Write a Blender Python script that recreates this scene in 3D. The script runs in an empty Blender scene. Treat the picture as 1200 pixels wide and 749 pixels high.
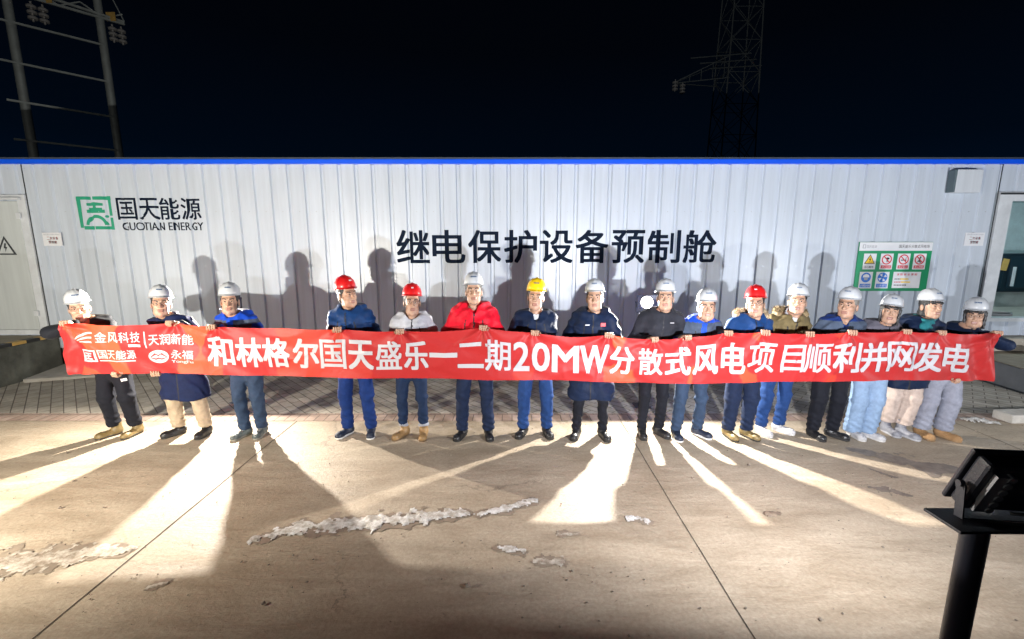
import bpy, bmesh, math, random
import numpy as np
from mathutils import Vector, Matrix, Euler, noise as mnoise
random.seed(7); np.random.seed(7)
R = math.radians
SC = bpy.context.scene
COL = SC.collection

# ------------------------------------------------------------------ camera
CAM_Z, PITCH, FPX = 2.12, R(9.75), 520.0
cam = bpy.data.cameras.new('camera'); camo = bpy.data.objects.new('camera', cam); COL.objects.link(camo)
camo.location = (0, 0, CAM_Z); camo.rotation_euler = (R(90) - PITCH, 0, 0)
cam.sensor_width = 36.0; cam.lens = 36.0 * FPX / 1200.0; cam.clip_start = 0.05; cam.clip_end = 600
SC.camera = camo

# ------------------------------------------------------------------ night sky
w = bpy.data.worlds.new('World'); SC.world = w; w.use_nodes = True
nt = w.node_tree; nt.nodes.clear()
tc = nt.nodes.new('ShaderNodeTexCoord'); sx = nt.nodes.new('ShaderNodeSeparateXYZ'); cr = nt.nodes.new('ShaderNodeValToRGB')
bg = nt.nodes.new('ShaderNodeBackground'); wo = nt.nodes.new('ShaderNodeOutputWorld')
nt.links.new(tc.outputs['Generated'], sx.inputs[0]); nt.links.new(sx.outputs['Z'], cr.inputs[0])
nt.links.new(cr.outputs[0], bg.inputs[0]); nt.links.new(bg.outputs[0], wo.inputs[0])
el = cr.color_ramp.elements
el[0].position = 0.0; el[0].color = (0.0005, 0.0054, 0.0165, 1)
el[1].position = 0.75; el[1].color = (0.0004, 0.0006, 0.001, 1)
e = el.new(0.17); e.color = (0.0004, 0.0023, 0.0062, 1)
e = el.new(0.36); e.color = (0.0005, 0.0011, 0.0026, 1)
bg.inputs[1].default_value = 1.0

SC.view_settings.view_transform = 'Standard'; SC.view_settings.look = 'None'
SC.view_settings.exposure = 0.0; SC.view_settings.gamma = 1.0
SC.render.engine = 'CYCLES'
SC.cycles.use_denoising = True
SC.cycles.max_bounces = 8; SC.cycles.diffuse_bounces = 5; SC.cycles.glossy_bounces = 2
SC.cycles.transmission_bounces = 4; SC.cycles.sample_clamp_indirect = 4.0

# floodlights: (x, y, z of the lit face, yaw, pitch up, watts, colour)
LAMPS = {
    'front_right': dict(pos=(1.725, 1.43, 1.31), yaw=R(-6), pitch=R(21), watt=335, col=(0.93, 0.95, 1.0)),
    'front_left': dict(pos=(-4.05, 1.42, 1.31), yaw=R(-4), pitch=R(18), watt=350, col=(1.0, 0.93, 0.80)),
    'added_far_left': dict(pos=(-9.75, 1.43, 1.31), yaw=R(-12), pitch=R(17), watt=130, col=(1.0, 0.94, 0.84)),  # added lamp, assumed from the row's spacing, lifts light at the left end
    'added_far_right': dict(pos=(7.45, 1.43, 1.31), yaw=R(10), pitch=R(17), watt=200, col=(0.92, 0.95, 1.0)),  # added lamp, assumed next in the row, fills the right end and wall shadows
    'back_right': dict(pos=(1.71, 5.62, 1.38), yaw=R(180), pitch=R(6), watt=470, col=(1.0, 0.95, 0.86)),
    'back_left': dict(pos=(-3.69, 5.80, 1.41), yaw=R(180), pitch=R(6), watt=470, col=(1.0, 0.92, 0.80)),
}

# ------------------------------------------------------------------ view helpers (pixel readings of the photograph -> metres)
_ct, _st = math.cos(PITCH), math.sin(PITCH)
def pray(px, py):
    r, d = (px - 600.0) / FPX, (py - 374.5) / FPX
    return np.array([r, _ct - d * _st, -_st - d * _ct])
def on_ground(px, py, z=0.0):
    v = pray(px, py); t = (z - CAM_Z) / v[2]; return v[0] * t, v[1] * t
def on_y(px, py, Y):
    v = pray(px, py); t = Y / v[1]; return v[0] * t, CAM_Z + v[2] * t

# ------------------------------------------------------------------ materials
MATS = {}
def _mat(name):
    m = bpy.data.materials.new(name); m.use_nodes = True
    n = m.node_tree.nodes; b = n['Principled BSDF']
    return m, m.node_tree, n, b
def mat(name, col, rough=0.5, metal=0.0, var=0.12, scale=6.0, bump=0.0, bscale=40.0, spec=0.5, sheen=0.0, coat=0.0):
    """plain coloured surface with a little uneven tone and relief"""
    if name in MATS: return MATS[name]
    m, t, n, b = _mat(name)
    b.inputs['Roughness'].default_value = rough; b.inputs['Metallic'].default_value = metal
    b.inputs['Specular IOR Level'].default_value = spec
    b.inputs['Sheen Weight'].default_value = sheen; b.inputs['Coat Weight'].default_value = coat
    co = n.new('ShaderNodeTexCoord'); nz = n.new('ShaderNodeTexNoise'); nz.inputs['Scale'].default_value = scale
    nz.inputs['Detail'].default_value = 6; nz.inputs['Roughness'].default_value = .62
    t.links.new(co.outputs['Object'], nz.inputs['Vector'])
    rp = n.new('ShaderNodeValToRGB'); e = rp.color_ramp.elements
    e[0].position = .3; e[1].position = .72
    e[0].color = tuple(c * (1 - var) for c in col) + (1,); e[1].color = tuple(min(1, c * (1 + var)) for c in col) + (1,)
    t.links.new(nz.outputs['Fac'], rp.inputs[0]); t.links.new(rp.outputs[0], b.inputs['Base Color'])
    if bump:
        n2 = n.new('ShaderNodeTexNoise'); n2.inputs['Scale'].default_value = bscale; n2.inputs['Detail'].default_value = 4
        t.links.new(co.outputs['Object'], n2.inputs['Vector'])
        bp = n.new('ShaderNodeBump'); bp.inputs['Strength'].default_value = bump; bp.inputs['Distance'].default_value = .01
        t.links.new(n2.outputs['Fac'], bp.inputs['Height']); t.links.new(bp.outputs[0], b.inputs['Normal'])
    MATS[name] = m; return m
def cloth(name, col, rough=.75, bump=.5, scale=28, sheen=.03):
    fresh = 'cloth_' + name not in MATS
    m = _cloth(name, col, rough, bump, scale, sheen)
    if fresh:   # creases: ridged noise on top of the weave
        n = m.node_tree.nodes; L = m.node_tree.links.new; b = n['Principled BSDF']; old = b.inputs['Normal'].links[0].from_socket
        co = n.new('ShaderNodeTexCoord'); nz = n.new('ShaderNodeTexNoise'); nz.noise_type = 'RIDGED_MULTIFRACTAL'; nz.inputs['Scale'].default_value = 5.5; nz.inputs['Detail'].default_value = 3
        nz.inputs['Distortion'].default_value = .6; L(co.outputs['Object'], nz.inputs['Vector'])
        bp = n.new('ShaderNodeBump'); bp.inputs['Strength'].default_value = .24; bp.inputs['Distance'].default_value = .02
        L(nz.outputs['Fac'], bp.inputs['Height']); L(old, bp.inputs['Normal']); L(bp.outputs[0], b.inputs['Normal'])
    return m
def _cloth(name, col, rough, bump, scale, sheen): return mat('cloth_' + name, col, rough, 0, .22, 14, bump, scale, .14, sheen)
def emit(name, col, strength):
    if name in MATS: return MATS[name]
    m, t, n, b = _mat(name)
    b.inputs['Base Color'].default_value = (*col, 1); b.inputs['Emission Color'].default_value = (*col, 1)
    b.inputs['Emission Strength'].default_value = strength
    MATS[name] = m; return m

def concrete_mat():
    m, t, n, b = _mat('apron_concrete'); L = t.links.new
    co = n.new('ShaderNodeTexCoord')
    def nz(s, d=8, r=.6, dist=0, vec=None):
        q = n.new('ShaderNodeTexNoise'); q.inputs['Scale'].default_value = s; q.inputs['Detail'].default_value = d
        q.inputs['Roughness'].default_value = r; q.inputs['Distortion'].default_value = dist
        L(vec or co.outputs['Object'], q.inputs['Vector']); return q
    def ramp(src, p0, c0, p1, c1):
        q = n.new('ShaderNodeValToRGB'); e = q.color_ramp.elements
        e[0].position = p0; e[0].color = c0; e[1].position = p1; e[1].color = c1; L(src, q.inputs[0]); return q
    def mix(f, a, c, mode='MIX', fac=None):
        q = n.new('ShaderNodeMix'); q.data_type = 'RGBA'; q.blend_type = mode
        if f is not None: L(f, q.inputs['Factor'])
        else: q.inputs['Factor'].default_value = fac
        L(a, q.inputs['A'])
        L(c, q.inputs['B']) if not isinstance(c, tuple) else setattr(q.inputs['B'], 'default_value', c)
        return q
    mp = n.new('ShaderNodeMapping'); mp.inputs['Scale'].default_value = (.45, 1.6, 1); L(co.outputs['Object'], mp.inputs[0])
    a = nz(.55, 6, .6, .6); s = nz(2.6, 10, .72, .4, mp.outputs[0]); f = nz(38, 6, .7); g = nz(170, 3, .6)
    base = ramp(a.outputs['Fac'], .3, (.37, .295, .215, 1), .7, (.47, .40, .315, 1))
    st = ramp(s.outputs['Fac'], .36, (0.76, .73, .69, 1), .62, (1.06, 1.05, 1.04, 1))
    x = mix(None, base.outputs[0], st.outputs[0], 'MULTIPLY', 1.0)
    gr = ramp(f.outputs['Fac'], .36, (.80, .78, .76, 1), .62, (1.08, 1.10, 1.10, 1))
    x = mix(None, x.outputs['Result'], gr.outputs[0], 'MULTIPLY', .8)
    sp = nz(9, 10, .75, .8); spm = ramp(sp.outputs['Fac'], .60, (0, 0, 0, 1), .68, (.8, .8, .8, 1))
    x = mix(spm.outputs[0], x.outputs['Result'], (.28, .22, .165, 1))
    sq = nz(26, 8, .8, .5); sqm = ramp(sq.outputs['Fac'], .63, (0, 0, 0, 1), .69, (.7, .7, .7, 1)); x = mix(sqm.outputs[0], x.outputs['Result'], (.24, .19, .14, 1))
    # hairline cracks
    wv = n.new('ShaderNodeTexVoronoi'); wv.feature = 'DISTANCE_TO_EDGE'; wv.inputs['Scale'].default_value = .42
    wn = nz(1.6, 6, .7); va = n.new('ShaderNodeVectorMath'); va.operation = 'MULTIPLY_ADD'
    va.inputs[1].default_value = (.9, .9, 0); L(wn.outputs['Color'], va.inputs[0]); L(co.outputs['Object'], va.inputs[2]); L(va.outputs[0], wv.inputs['Vector'])
    ck = ramp(wv.outputs['Distance'], .0, (1, 1, 1, 1), .006, (0, 0, 0, 1))
    ckm = nz(.5, 2); ckr = ramp(ckm.outputs['Fac'],   .50, (0, 0, 0, 1), .56, (.8, .7, .7, 1))
    mm = mix(None, ck.outputs[0], ckr.outputs[0], 'MULTIPLY', 1.0)
    x = mix(mm.outputs['Result'], x.outputs['Result'], (.16, .13, .10, 1))
    L(x.outputs['Result'], b.inputs['Base Color'])
    rr = ramp(s.outputs['Fac'], .3, (.45, .45, .45, 1), .7, (.72, .72, .72, 1)); L(rr.outputs[0], b.inputs['Roughness'])
    ad = n.new('ShaderNodeMath'); ad.operation = 'MULTIPLY_ADD'; ad.inputs[1].default_value = .35; L(g.outputs['Fac'], ad.inputs[0]); L(f.outputs['Fac'], ad.inputs[2])
    ad2 = n.new('ShaderNodeMath'); ad2.operation = 'MULTIPLY_ADD'; ad2.inputs[1].default_value = 3.0; L(s.outputs['Fac'], ad2.inputs[0]); L(ad.outputs[0], ad2.inputs[2])
    bp = n.new('ShaderNodeBump'); bp.inputs['Strength'].default_value = .42; bp.inputs['Distance'].default_value = .012
    L(ad2.outputs[0], bp.inputs['Height']); L(bp.outputs[0], b.inputs['Normal'])
    return m

def paver_mat(name, c1, c2, mortar, bw, bh, rot=0.0):
    m, t, n, b = _mat(name); L = t.links.new
    co = n.new('ShaderNodeTexCoord'); mp = n.new('ShaderNodeMapping'); mp.inputs['Rotation'].default_value = (0, 0, rot)
    L(co.outputs['Object'], mp.inputs[0])
    br = n.new('ShaderNodeTexBrick'); br.inputs['Scale'].default_value = 1.0
    br.inputs['Brick Width'].default_value = bw; br.inputs['Row Height'].default_value = bh
    br.inputs['Mortar Size'].default_value = .006; br.inputs['Mortar Smooth'].default_value = .3; br.inputs['Bias'].default_value = 0
    br.inputs['Color1'].default_value = (*c1, 1); br.inputs['Color2'].default_value = (*c2, 1); br.inputs['Mortar'].default_value = (*mortar, 1)
    L(mp.outputs[0], br.inputs['Vector'])
    nz = n.new('ShaderNodeTexNoise'); nz.inputs['Scale'].default_value = 3.0; nz.inputs['Detail'].default_value = 9; nz.inputs['Roughness'].default_value = .7
    L(co.outputs['Object'], nz.inputs['Vector'])
    rp = n.new('ShaderNodeValToRGB'); rp.color_ramp.elements[0].position = .3; rp.color_ramp.elements[1].position = .7
    rp.color_ramp.elements[0].color = (.6, .58, .55, 1); rp.color_ramp.elements[1].color = (1.2, 1.18, 1.15, 1)
    L(nz.outputs['Fac'], rp.inputs[0])
    mx = n.new('ShaderNodeMix'); mx.data_type = 'RGBA'; mx.blend_type = 'MULTIPLY'; mx.inputs['Factor'].default_value = 1
    L(br.outputs['Color'], mx.inputs['A']); L(rp.outputs[0], mx.inputs['B']); L(mx.outputs['Result'], b.inputs['Base Color'])
    b.inputs['Roughness'].default_value = .8
    inv = n.new('ShaderNodeMath'); inv.operation = 'MULTIPLY_ADD'; inv.inputs[1].default_value = -1.5; L(br.outputs['Fac'], inv.inputs[0]); L(nz.outputs['Fac'], inv.inputs[2])
    bp = n.new('ShaderNodeBump'); bp.inputs['Strength'].default_value = .6; bp.inputs['Distance'].default_value = .008
    L(inv.outputs[0], bp.inputs['Height']); L(bp.outputs[0], b.inputs['Normal'])
    return m

def panel_mat(name, col):
    """painted sheet steel: faint vertical streaks of dust, some gloss"""
    m, t, n, b = _mat(name); L = t.links.new
    co = n.new('ShaderNodeTexCoord'); mp = n.new('ShaderNodeMapping'); mp.inputs['Scale'].default_value = (7, 7, .35); L(co.outputs['Object'], mp.inputs[0])
    nz = n.new('ShaderNodeTexNoise'); nz.inputs['Scale'].default_value = 1.6; nz.inputs['Detail'].default_value = 7; nz.inputs['Roughness'].default_value = .65
    L(mp.outputs[0], nz.inputs['Vector'])
    rp = n.new('ShaderNodeValToRGB'); e = rp.color_ramp.elements; e[0].position = .25; e[1].position = .65
    e[0].color = tuple(c * .84 for c in col) + (1,); e[1].color = (*col, 1)
    L(nz.outputs['Fac'], rp.inputs[0])
    n2 = n.new('ShaderNodeTexNoise'); n2.inputs['Scale'].default_value = 1.1; n2.inputs['Detail'].default_value = 8; L(co.outputs['Object'], n2.inputs['Vector'])
    r2 = n.new('ShaderNodeValToRGB'); r2.color_ramp.elements[0].color = (.9, .9, .9, 1); r2.color_ramp.elements[1].color = (1.04, 1.04, 1.04, 1)
    L(n2.outputs['Fac'], r2.inputs[0])
    mx = n.new('ShaderNodeMix'); mx.data_type = 'RGBA'; mx.blend_type = 'MULTIPLY'; mx.inputs['Factor'].default_value = 1
    L(rp.outputs[0], mx.inputs['A']); L(r2.outputs[0], mx.inputs['B']); L(mx.outputs['Result'], b.inputs['Base Color'])
    b.inputs['Roughness'].default_value = .36
    bp = n.new('ShaderNodeBump'); bp.inputs['Strength'].default_value = .12; bp.inputs['Distance'].default_value = .02
    L(n2.outputs['Fac'], bp.inputs['Height']); L(bp.outputs[0], b.inputs['Normal'])
    return m

def banner_mat():
    m, t, n, b = _mat('red_banner_cloth'); L = t.links.new
    b.inputs['Base Color'].default_value = (.37, .016, .017, 1); b.inputs['Roughness'].default_value = .52; b.inputs['Specular IOR Level'].default_value = .28
    b.inputs['Sheen Weight'].default_value = .05
    tr = n.new('ShaderNodeBsdfTranslucent'); tr.inputs['Color'].default_value = (.95, .16, .03, 1)
    mx = n.new('ShaderNodeMixShader'); mx.inputs[0].default_value = .07
    out = n['Material Output']; L(b.outputs[0], mx.inputs[1]); L(tr.outputs[0], mx.inputs[2]); L(mx.outputs[0], out.inputs[0])
    co = n.new('ShaderNodeTexCoord'); nz = n.new('ShaderNodeTexNoise'); nz.inputs['Scale'].default_value = 7; nz.inputs['Detail'].default_value = 5
    nz.inputs['Distortion'].default_value = 1.0
    L(co.outputs['Object'], nz.inputs['Vector'])
    bp = n.new('ShaderNodeBump'); bp.inputs['Strength'].default_value = .22; bp.inputs['Distance'].default_value = .03
    L(nz.outputs['Fac'], bp.inputs['Height']); L(bp.outputs[0], b.inputs['Normal']); L(bp.outputs[0], tr.inputs['Normal'])
    return m

# ------------------------------------------------------------------ mesh helpers
def tag(o, label=None, cat=None, group=None, kind=None):
    if label: o['label'] = label
    if cat: o['category'] = cat
    if group: o['group'] = group
    if kind: o['kind'] = kind
    return o
def empty(name, loc, rz=0.0):
    o = bpy.data.objects.new(name, None); COL.objects.link(o); o.location = loc; o.rotation_euler = (0, 0, rz); o.empty_display_size = .1
    return o
def arr_mesh(name, V, F, mats, parent=None, smooth=True, fm=None):
    me = bpy.data.meshes.new(name)
    me.from_pydata(np.asarray(V, float).tolist(), [], F.tolist() if isinstance(F, np.ndarray) else [list(map(int, f)) for f in F])
    for q in (mats if isinstance(mats, (list, tuple)) else [mats]): me.materials.append(q)
    if fm is not None: me.polygons.foreach_set('material_index', np.asarray(fm, np.int32))
    if smooth: me.polygons.foreach_set('use_smooth', np.ones(len(me.polygons), bool))
    me.update()
    o = bpy.data.objects.new(name, me); COL.objects.link(o)
    if parent: o.parent = parent
    return o

class MB:
    """collects boxes, bars, tubes and discs, then links them as one mesh object"""
    def __init__(s): s.V = []; s.F = []; s.M = []; s.S = []
    def add(s, V, F, m=0, smooth=False):
        k = len(s.V); s.V += [tuple(v) for v in V]
        for f in F: s.F.append([k + i for i in f]); s.M.append(m); s.S.append(smooth)
        return s
    def box(s, x0, x1, y0, y1, z0, z1, m=0, bev=0.0, mtx=None):
        bm = bmesh.new(); bmesh.ops.create_cube(bm, size=1)
        for v in bm.verts: v.co = Vector(((x0 + x1) / 2 + v.co.x * (x1 - x0), (y0 + y1) / 2 + v.co.y * (y1 - y0), (z0 + z1) / 2 + v.co.z * (z1 - z0)))
        if bev: bmesh.ops.bevel(bm, geom=bm.edges[:], offset=bev, segments=2, affect='EDGES', profile=.5)
        if mtx is not None: bm.transform(mtx)
        bm.verts.index_update(); s.add([v.co[:] for v in bm.verts], [[v.index for v in f.verts] for f in bm.faces], m); bm.free(); return s
    def tube(s, pts, r, n=10, m=0, cap=True, smooth=True):
        pts = [Vector(p) for p in pts]; rs = r if isinstance(r, (list, tuple)) else [r] * len(pts)
        V = []; F = []; u = None
        for i, p in enumerate(pts):
            d = (pts[min(i + 1, len(pts) - 1)] - pts[max(i - 1, 0)]).normalized()
            if u is None: u = d.orthogonal().normalized()
            else: u = (u - d * u.dot(d)).normalized()
            v = d.cross(u)
            for k in range(n):
                a = 2 * math.pi * k / n; V.append(p + (u * math.cos(a) + v * math.sin(a)) * rs[i])
        for i in range(len(pts) - 1):
            for k in range(n): F.append([i * n + k, i * n + (k + 1) % n, (i + 1) * n + (k + 1) % n, (i + 1) * n + k])
        s.add(V, F, m, smooth)
        if cap:
            s.add(V[:n], [list(range(n))[::-1]], m); s.add(V[-n:], [list(range(n))], m)
        return s
    def bar(s, a, b, w=.05, h=None, m=0):
        a, b = Vector(a), Vector(b); d = (b - a).normalized(); h = h or w
        u = d.cross(Vector((0, 0, 1))); u = u.normalized() if u.length > 1e-4 else Vector((1, 0, 0)); v = u.cross(d)
        V = [p + u * (w / 2 * i) + v * (h / 2 * j) for p in (a, b) for i, j in ((-1, -1), (1, -1), (1, 1), (-1, 1))]
        return s.add(V, [[3, 2, 1, 0], [4, 5, 6, 7], [0, 1, 5, 4], [1, 2, 6, 5], [2, 3, 7, 6], [3, 0, 4, 7]], m)
    def build(s, name, mats, parent=None):
        me = bpy.data.meshes.new(name); me.from_pydata(s.V, [], s.F)
        for q in (mats if isinstance(mats, (list, tuple)) else [mats]): me.materials.append(q)
        me.polygons.foreach_set('material_index', s.M); me.polygons.foreach_set('use_smooth', s.S); me.update()
        o = bpy.data.objects.new(name, me); COL.objects.link(o)
        if parent: o.parent = parent
        return o

_GL = {}
def glyph(ch, off=0.0, resolution=3):
    """outline of one or more characters as flat triangles (em units)"""
    key = (ch, off)
    if key in _GL: return _GL[key]
    c = bpy.data.curves.new('lettering', 'FONT'); c.body = ch; c.size = 1; c.offset = off; c.resolution_u = resolution
    o = bpy.data.objects.new('lettering', c); COL.objects.link(o)
    me = o.evaluated_get(bpy.context.evaluated_depsgraph_get()).to_mesh()
    V = np.array([v.co[:2] for v in me.vertices]); F = [list(p.vertices) for p in me.polygons]
    o.evaluated_get(bpy.context.evaluated_depsgraph_get()).to_mesh_clear()
    bpy.data.objects.remove(o); bpy.data.curves.remove(c)
    _GL[key] = (V, F); return V, F
class Flat:
    """flat 2-D artwork (letters, marks) on layers, cut along given lines and wrapped on a surface"""
    def __init__(s): s.items = []
    def poly(s, pts, m=0, lay=0):
        n = len(pts); s.items.append((np.array(pts, float), [list(range(n))], m, lay)); return s
    def rect(s, x0, y0, x1, y1, m=0, lay=0): return s.poly([(x0, y0), (x1, y0), (x1, y1), (x0, y1)], m, lay)
    def strip(s, pts, wd, m=0, lay=0):
        pts = np.array(pts, float); V = []; F = []
        wd = np.broadcast_to(np.asarray(wd, float), (len(pts),))
        for i in range(len(pts)):
            d = pts[min(i + 1, len(pts) - 1)] - pts[max(i - 1, 0)]; d /= np.linalg.norm(d) + 1e-9
            nrm = np.array([-d[1], d[0]]) * wd[i] / 2; V += [pts[i] - nrm, pts[i] + nrm]
        for i in range(len(pts) - 1): F.append([2 * i, 2 * i + 2, 2 * i + 3, 2 * i + 1])
        s.items.append((np.array(V), F, m, lay)); return s
    def ring(s, cx, cy, rx, ry, wd, m=0, lay=0, n=32, a0=0, a1=2 * math.pi):
        return s.strip([(cx + rx * math.cos(a0 + (a1 - a0) * i / n), cy + ry * math.sin(a0 + (a1 - a0) * i / n)) for i in range(n + 1)], wd, m, lay)
    def disc(s, cx, cy, rx, ry, m=0, lay=0, n=32):
        return s.poly([(cx + rx * math.cos(2 * math.pi * i / n), cy + ry * math.sin(2 * math.pi * i / n)) for i in range(n)], m, lay)
    def text(s, ch, x0, y0, x1, y1, m=0, lay=0, bold=.02, smear=0.0, fit=True):
        V, F = glyph(ch, bold)
        lo, hi = V.min(0), V.max(0)
        if fit: sc = np.array([(x1 - x0) / (hi[0] - lo[0]), (y1 - y0) / (hi[1] - lo[1])]); W = (V - lo) * sc + (x0, y0)
        else:  # square em cell
            sc = np.array([x1 - x0, y1 - y0]); W = (V - (0.0, -.12)) * sc + (x0, y0)
        shifts = [(0, 0)] if not smear else [(0, 0), (-smear, -smear * .7), (smear, -smear * .7), (-smear, smear * .7), (smear, smear * .7)]
        for i, (a, b) in enumerate(shifts): s.items.append((W + np.array([a * (x1 - x0), b * (y1 - y0)]), F, m, lay + i * .12))
        return s
    def build(s, name, mats, fn, parent=None, cutx=(), cuty=()):
        bm = bmesh.new()
        for k_, (V, F, m, lay) in enumerate(s.items):
            lay = lay + .008 * k_
            vs = [bm.verts.new((p[0], p[1], lay)) for p in V]
            for f in F:
                try: fc = bm.faces.new([vs[i] for i in f]); fc.material_index = m
                except ValueError: pass
        bm.normal_update()
        for f in bm.faces:
            if f.normal.z < 0: f.normal_flip()
        xs = [v.co.x for v in bm.verts]; ys = [v.co.y for v in bm.verts]
        for c in cutx:
            if min(xs) < c < max(xs): bmesh.ops.bisect_plane(bm, geom=bm.verts[:] + bm.edges[:] + bm.faces[:], plane_co=(c, 0, 0), plane_no=(1, 0, 0), dist=1e-6)
        for c in cuty:
            if min(ys) < c < max(ys): bmesh.ops.bisect_plane(bm, geom=bm.verts[:] + bm.edges[:] + bm.faces[:], plane_co=(0, c, 0), plane_no=(0, 1, 0), dist=1e-6)
        for v in bm.verts: v.co = fn(v.co.x, v.co.y, v.co.z)
        me = bpy.data.meshes.new(name); bm.to_mesh(me); bm.free()
        for q in (mats if isinstance(mats, (list, tuple)) else [mats]): me.materials.append(q)
        o = bpy.data.objects.new(name, me); COL.objects.link(o)
        if parent: o.parent = parent
        return o

# ------------------------------------------------------------------ distance-field modelling (people, boots, hats)
def A3(*p): return np.array(p, np.float32)
def cone(P, a, b, r1, r2, sc=None):
    a = np.asarray(a, np.float32); b = np.asarray(b, np.float32)
    if sc is not None: sc = np.asarray(sc, np.float32); P = P * sc; a = a * sc; b = b * sc
    ba = b - a; pa = P - a; t = np.clip(pa @ ba / (ba @ ba + 1e-9), 0, 1)
    d = np.linalg.norm(pa - t[:, None] * ba, axis=1) - (r1 + (r2 - r1) * t)
    return d if sc is None else d / max(sc)
def ell(P, c, r):
    r = np.asarray(r, np.float32); q = (P - np.asarray(c, np.float32)) / r
    k0 = np.linalg.norm(q, axis=1); k1 = np.linalg.norm(q / r, axis=1) + 1e-6
    return k0 * (k0 - 1) / k1
def smin(a, b, k):
    h = np.clip(.5 + .5 * (b - a) / k, 0, 1); return b + (a - b) * h - k * h * (1 - h)
def smax(a, b, k): return -smin(-a, -b, k)
def surfnet(f, lo, hi, h):
    lo = np.asarray(lo, np.float32); n = np.ceil((np.asarray(hi) - lo) / h).astype(int) + 1
    ax = [lo[i] + h * np.arange(n[i], dtype=np.float32) for i in range(3)]
    G = np.stack(np.meshgrid(*ax, indexing='ij'), -1).reshape(-1, 3)
    v = f(G).reshape(n).astype(np.float32)
    v[[0, -1]] = np.maximum(v[[0, -1]], 1e-3); v[:, [0, -1]] = np.maximum(v[:, [0, -1]], 1e-3); v[:, :, [0, -1]] = np.maximum(v[:, :, [0, -1]], 1e-3)
    s = v < 0
    c = [s[i:n[0] - 1 + i, j:n[1] - 1 + j, k:n[2] - 1 + k] for i in (0, 1) for j in (0, 1) for k in (0, 1)]
    cnt = sum(x.astype(np.int8) for x in c); idx = np.argwhere((cnt > 0) & (cnt < 8))
    pos = np.zeros((len(idx), 3), np.float32); num = np.zeros(len(idx), np.float32)
    cor = [(i, j, k) for i in (0, 1) for j in (0, 1) for k in (0, 1)]
    for a in cor:
        for x in range(3):
            if a[x]: continue
            b = list(a); b[x] = 1
            va = v[idx[:, 0] + a[0], idx[:, 1] + a[1], idx[:, 2] + a[2]]; vb = v[idx[:, 0] + b[0], idx[:, 1] + b[1], idx[:, 2] + b[2]]
            cr_ = (va < 0) != (vb < 0); t = np.where(cr_, va / np.where(cr_, va - vb, 1), 0)
            p = np.tile(np.array(a, np.float32), (len(idx), 1)); p[:, x] = t
            pos += p * cr_[:, None]; num += cr_
    V = lo + h * (idx + pos / np.maximum(num, 1)[:, None])
    ids = -np.ones(n - 1, np.int64); ids[idx[:, 0], idx[:, 1], idx[:, 2]] = np.arange(len(idx))
    Q = []
    for x in range(3):
        y, z = (x + 1) % 3, (x + 2) % 3
        sl0 = [slice(None)] * 3; sl1 = [slice(None)] * 3; sl0[x] = slice(0, -1); sl1[x] = slice(1, None)
        e = np.argwhere(s[tuple(sl0)] != s[tuple(sl1)])
        e = e[(e[:, y] > 0) & (e[:, z] > 0) & (e[:, y] < n[y] - 1) & (e[:, z] < n[z] - 1)]
        def g(dy, dz):
            q = e.copy(); q[:, y] -= dy; q[:, z] -= dz; return ids[q[:, 0], q[:, 1], q[:, 2]]
        q = np.stack([g(1, 1), g(0, 1), g(0, 0), g(1, 0)], 1)
        flip = ~s[e[:, 0], e[:, 1], e[:, 2]]; q[flip] = q[flip][:, ::-1]; Q.append(q)
    F = np.concatenate(Q); F = F[(F >= 0).all(1)]
    return V, F
def rotz(a): c, s = math.cos(a), math.sin(a); return np.array([[c, -s, 0], [s, c, 0], [0, 0, 1]], np.float32)
def rotx(a): c, s = math.cos(a), math.sin(a); return np.array([[1, 0, 0], [0, c, -s], [0, s, c]], np.float32)
def roty(a): c, s = math.cos(a), math.sin(a); return np.array([[c, 0, s], [0, 1, 0], [-s, 0, c]], np.float32)

#@SETTING
# ================================================================== GROUND
M_CONC = concrete_mat()
g = MB(); N = 24
ys = [-40, -8, 5.05]
g.add([(-160, -60, 0), (160, -60, 0), (160, 5.12, 0), (-160, 5.12, 0)], [[0, 1, 2, 3]])
g.add([(-160, 5.12, 0), (160, 5.12, 0), (160, 220, 0), (-160, 220, 0)], [[0, 1, 2, 3]])
tag(g.build('ground', M_CONC), kind='structure')
WALL_Y = 7.30
pv = MB(); pv.add([(-16, 5.32, .004), (16, 5.32, .004), (16, WALL_Y + .1, .004), (-16, WALL_Y + .1, .004)], [[0, 1, 2, 3]])
tag(pv.build('pavement', paver_mat('grey_pavers', (.40, .365, .31), (.52, .485, .42), (.14, .12, .10), .24, .12, R(45))), kind='structure')
pb = MB(); pb.add([(-16, 5.08, .0045), (16, 5.08, .0045), (16, 5.319, .0045), (-16, 5.319, .0045)], [[0, 1, 2, 3]])
tag(pb.build('paved_path', paver_mat('red_pavers', (.38, .275, .225), (.46, .355, .30), (.17, .135, .11), .12, .24)), kind='structure')
# sawn joints between the concrete slabs
M_JOINT = mat('joint_filler', (.07, .055, .04), .9)
jt = MB()
for x in (-10.6, -6.6, -2.6, 1.32, 5.3, 9.3):
    V = []; F = []; nseg = 70
    for i in range(nseg + 1):
        y = -2 + (5.08 + 2) * i / nseg; c = x + .012 * mnoise.noise((x, y * 1.3, 0)); wd = .0035 + .004 * abs(mnoise.noise((x * 3, y * 6, 4)))
        V += [(c - wd, y, .003), (c + wd, y, .003)]
    for i in range(nseg): F.append([2 * i, 2 * i + 1, 2 * i + 3, 2 * i + 2])
    jt.add(V, F)
jt.add([(-16, 1.05, .0032), (16, 1.05, .0032), (16, 1.062, .0032), (-16, 1.062, .0032)], [[0, 1, 2, 3]])
tag(jt.build('slab_joint', M_JOINT), kind='structure')

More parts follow.
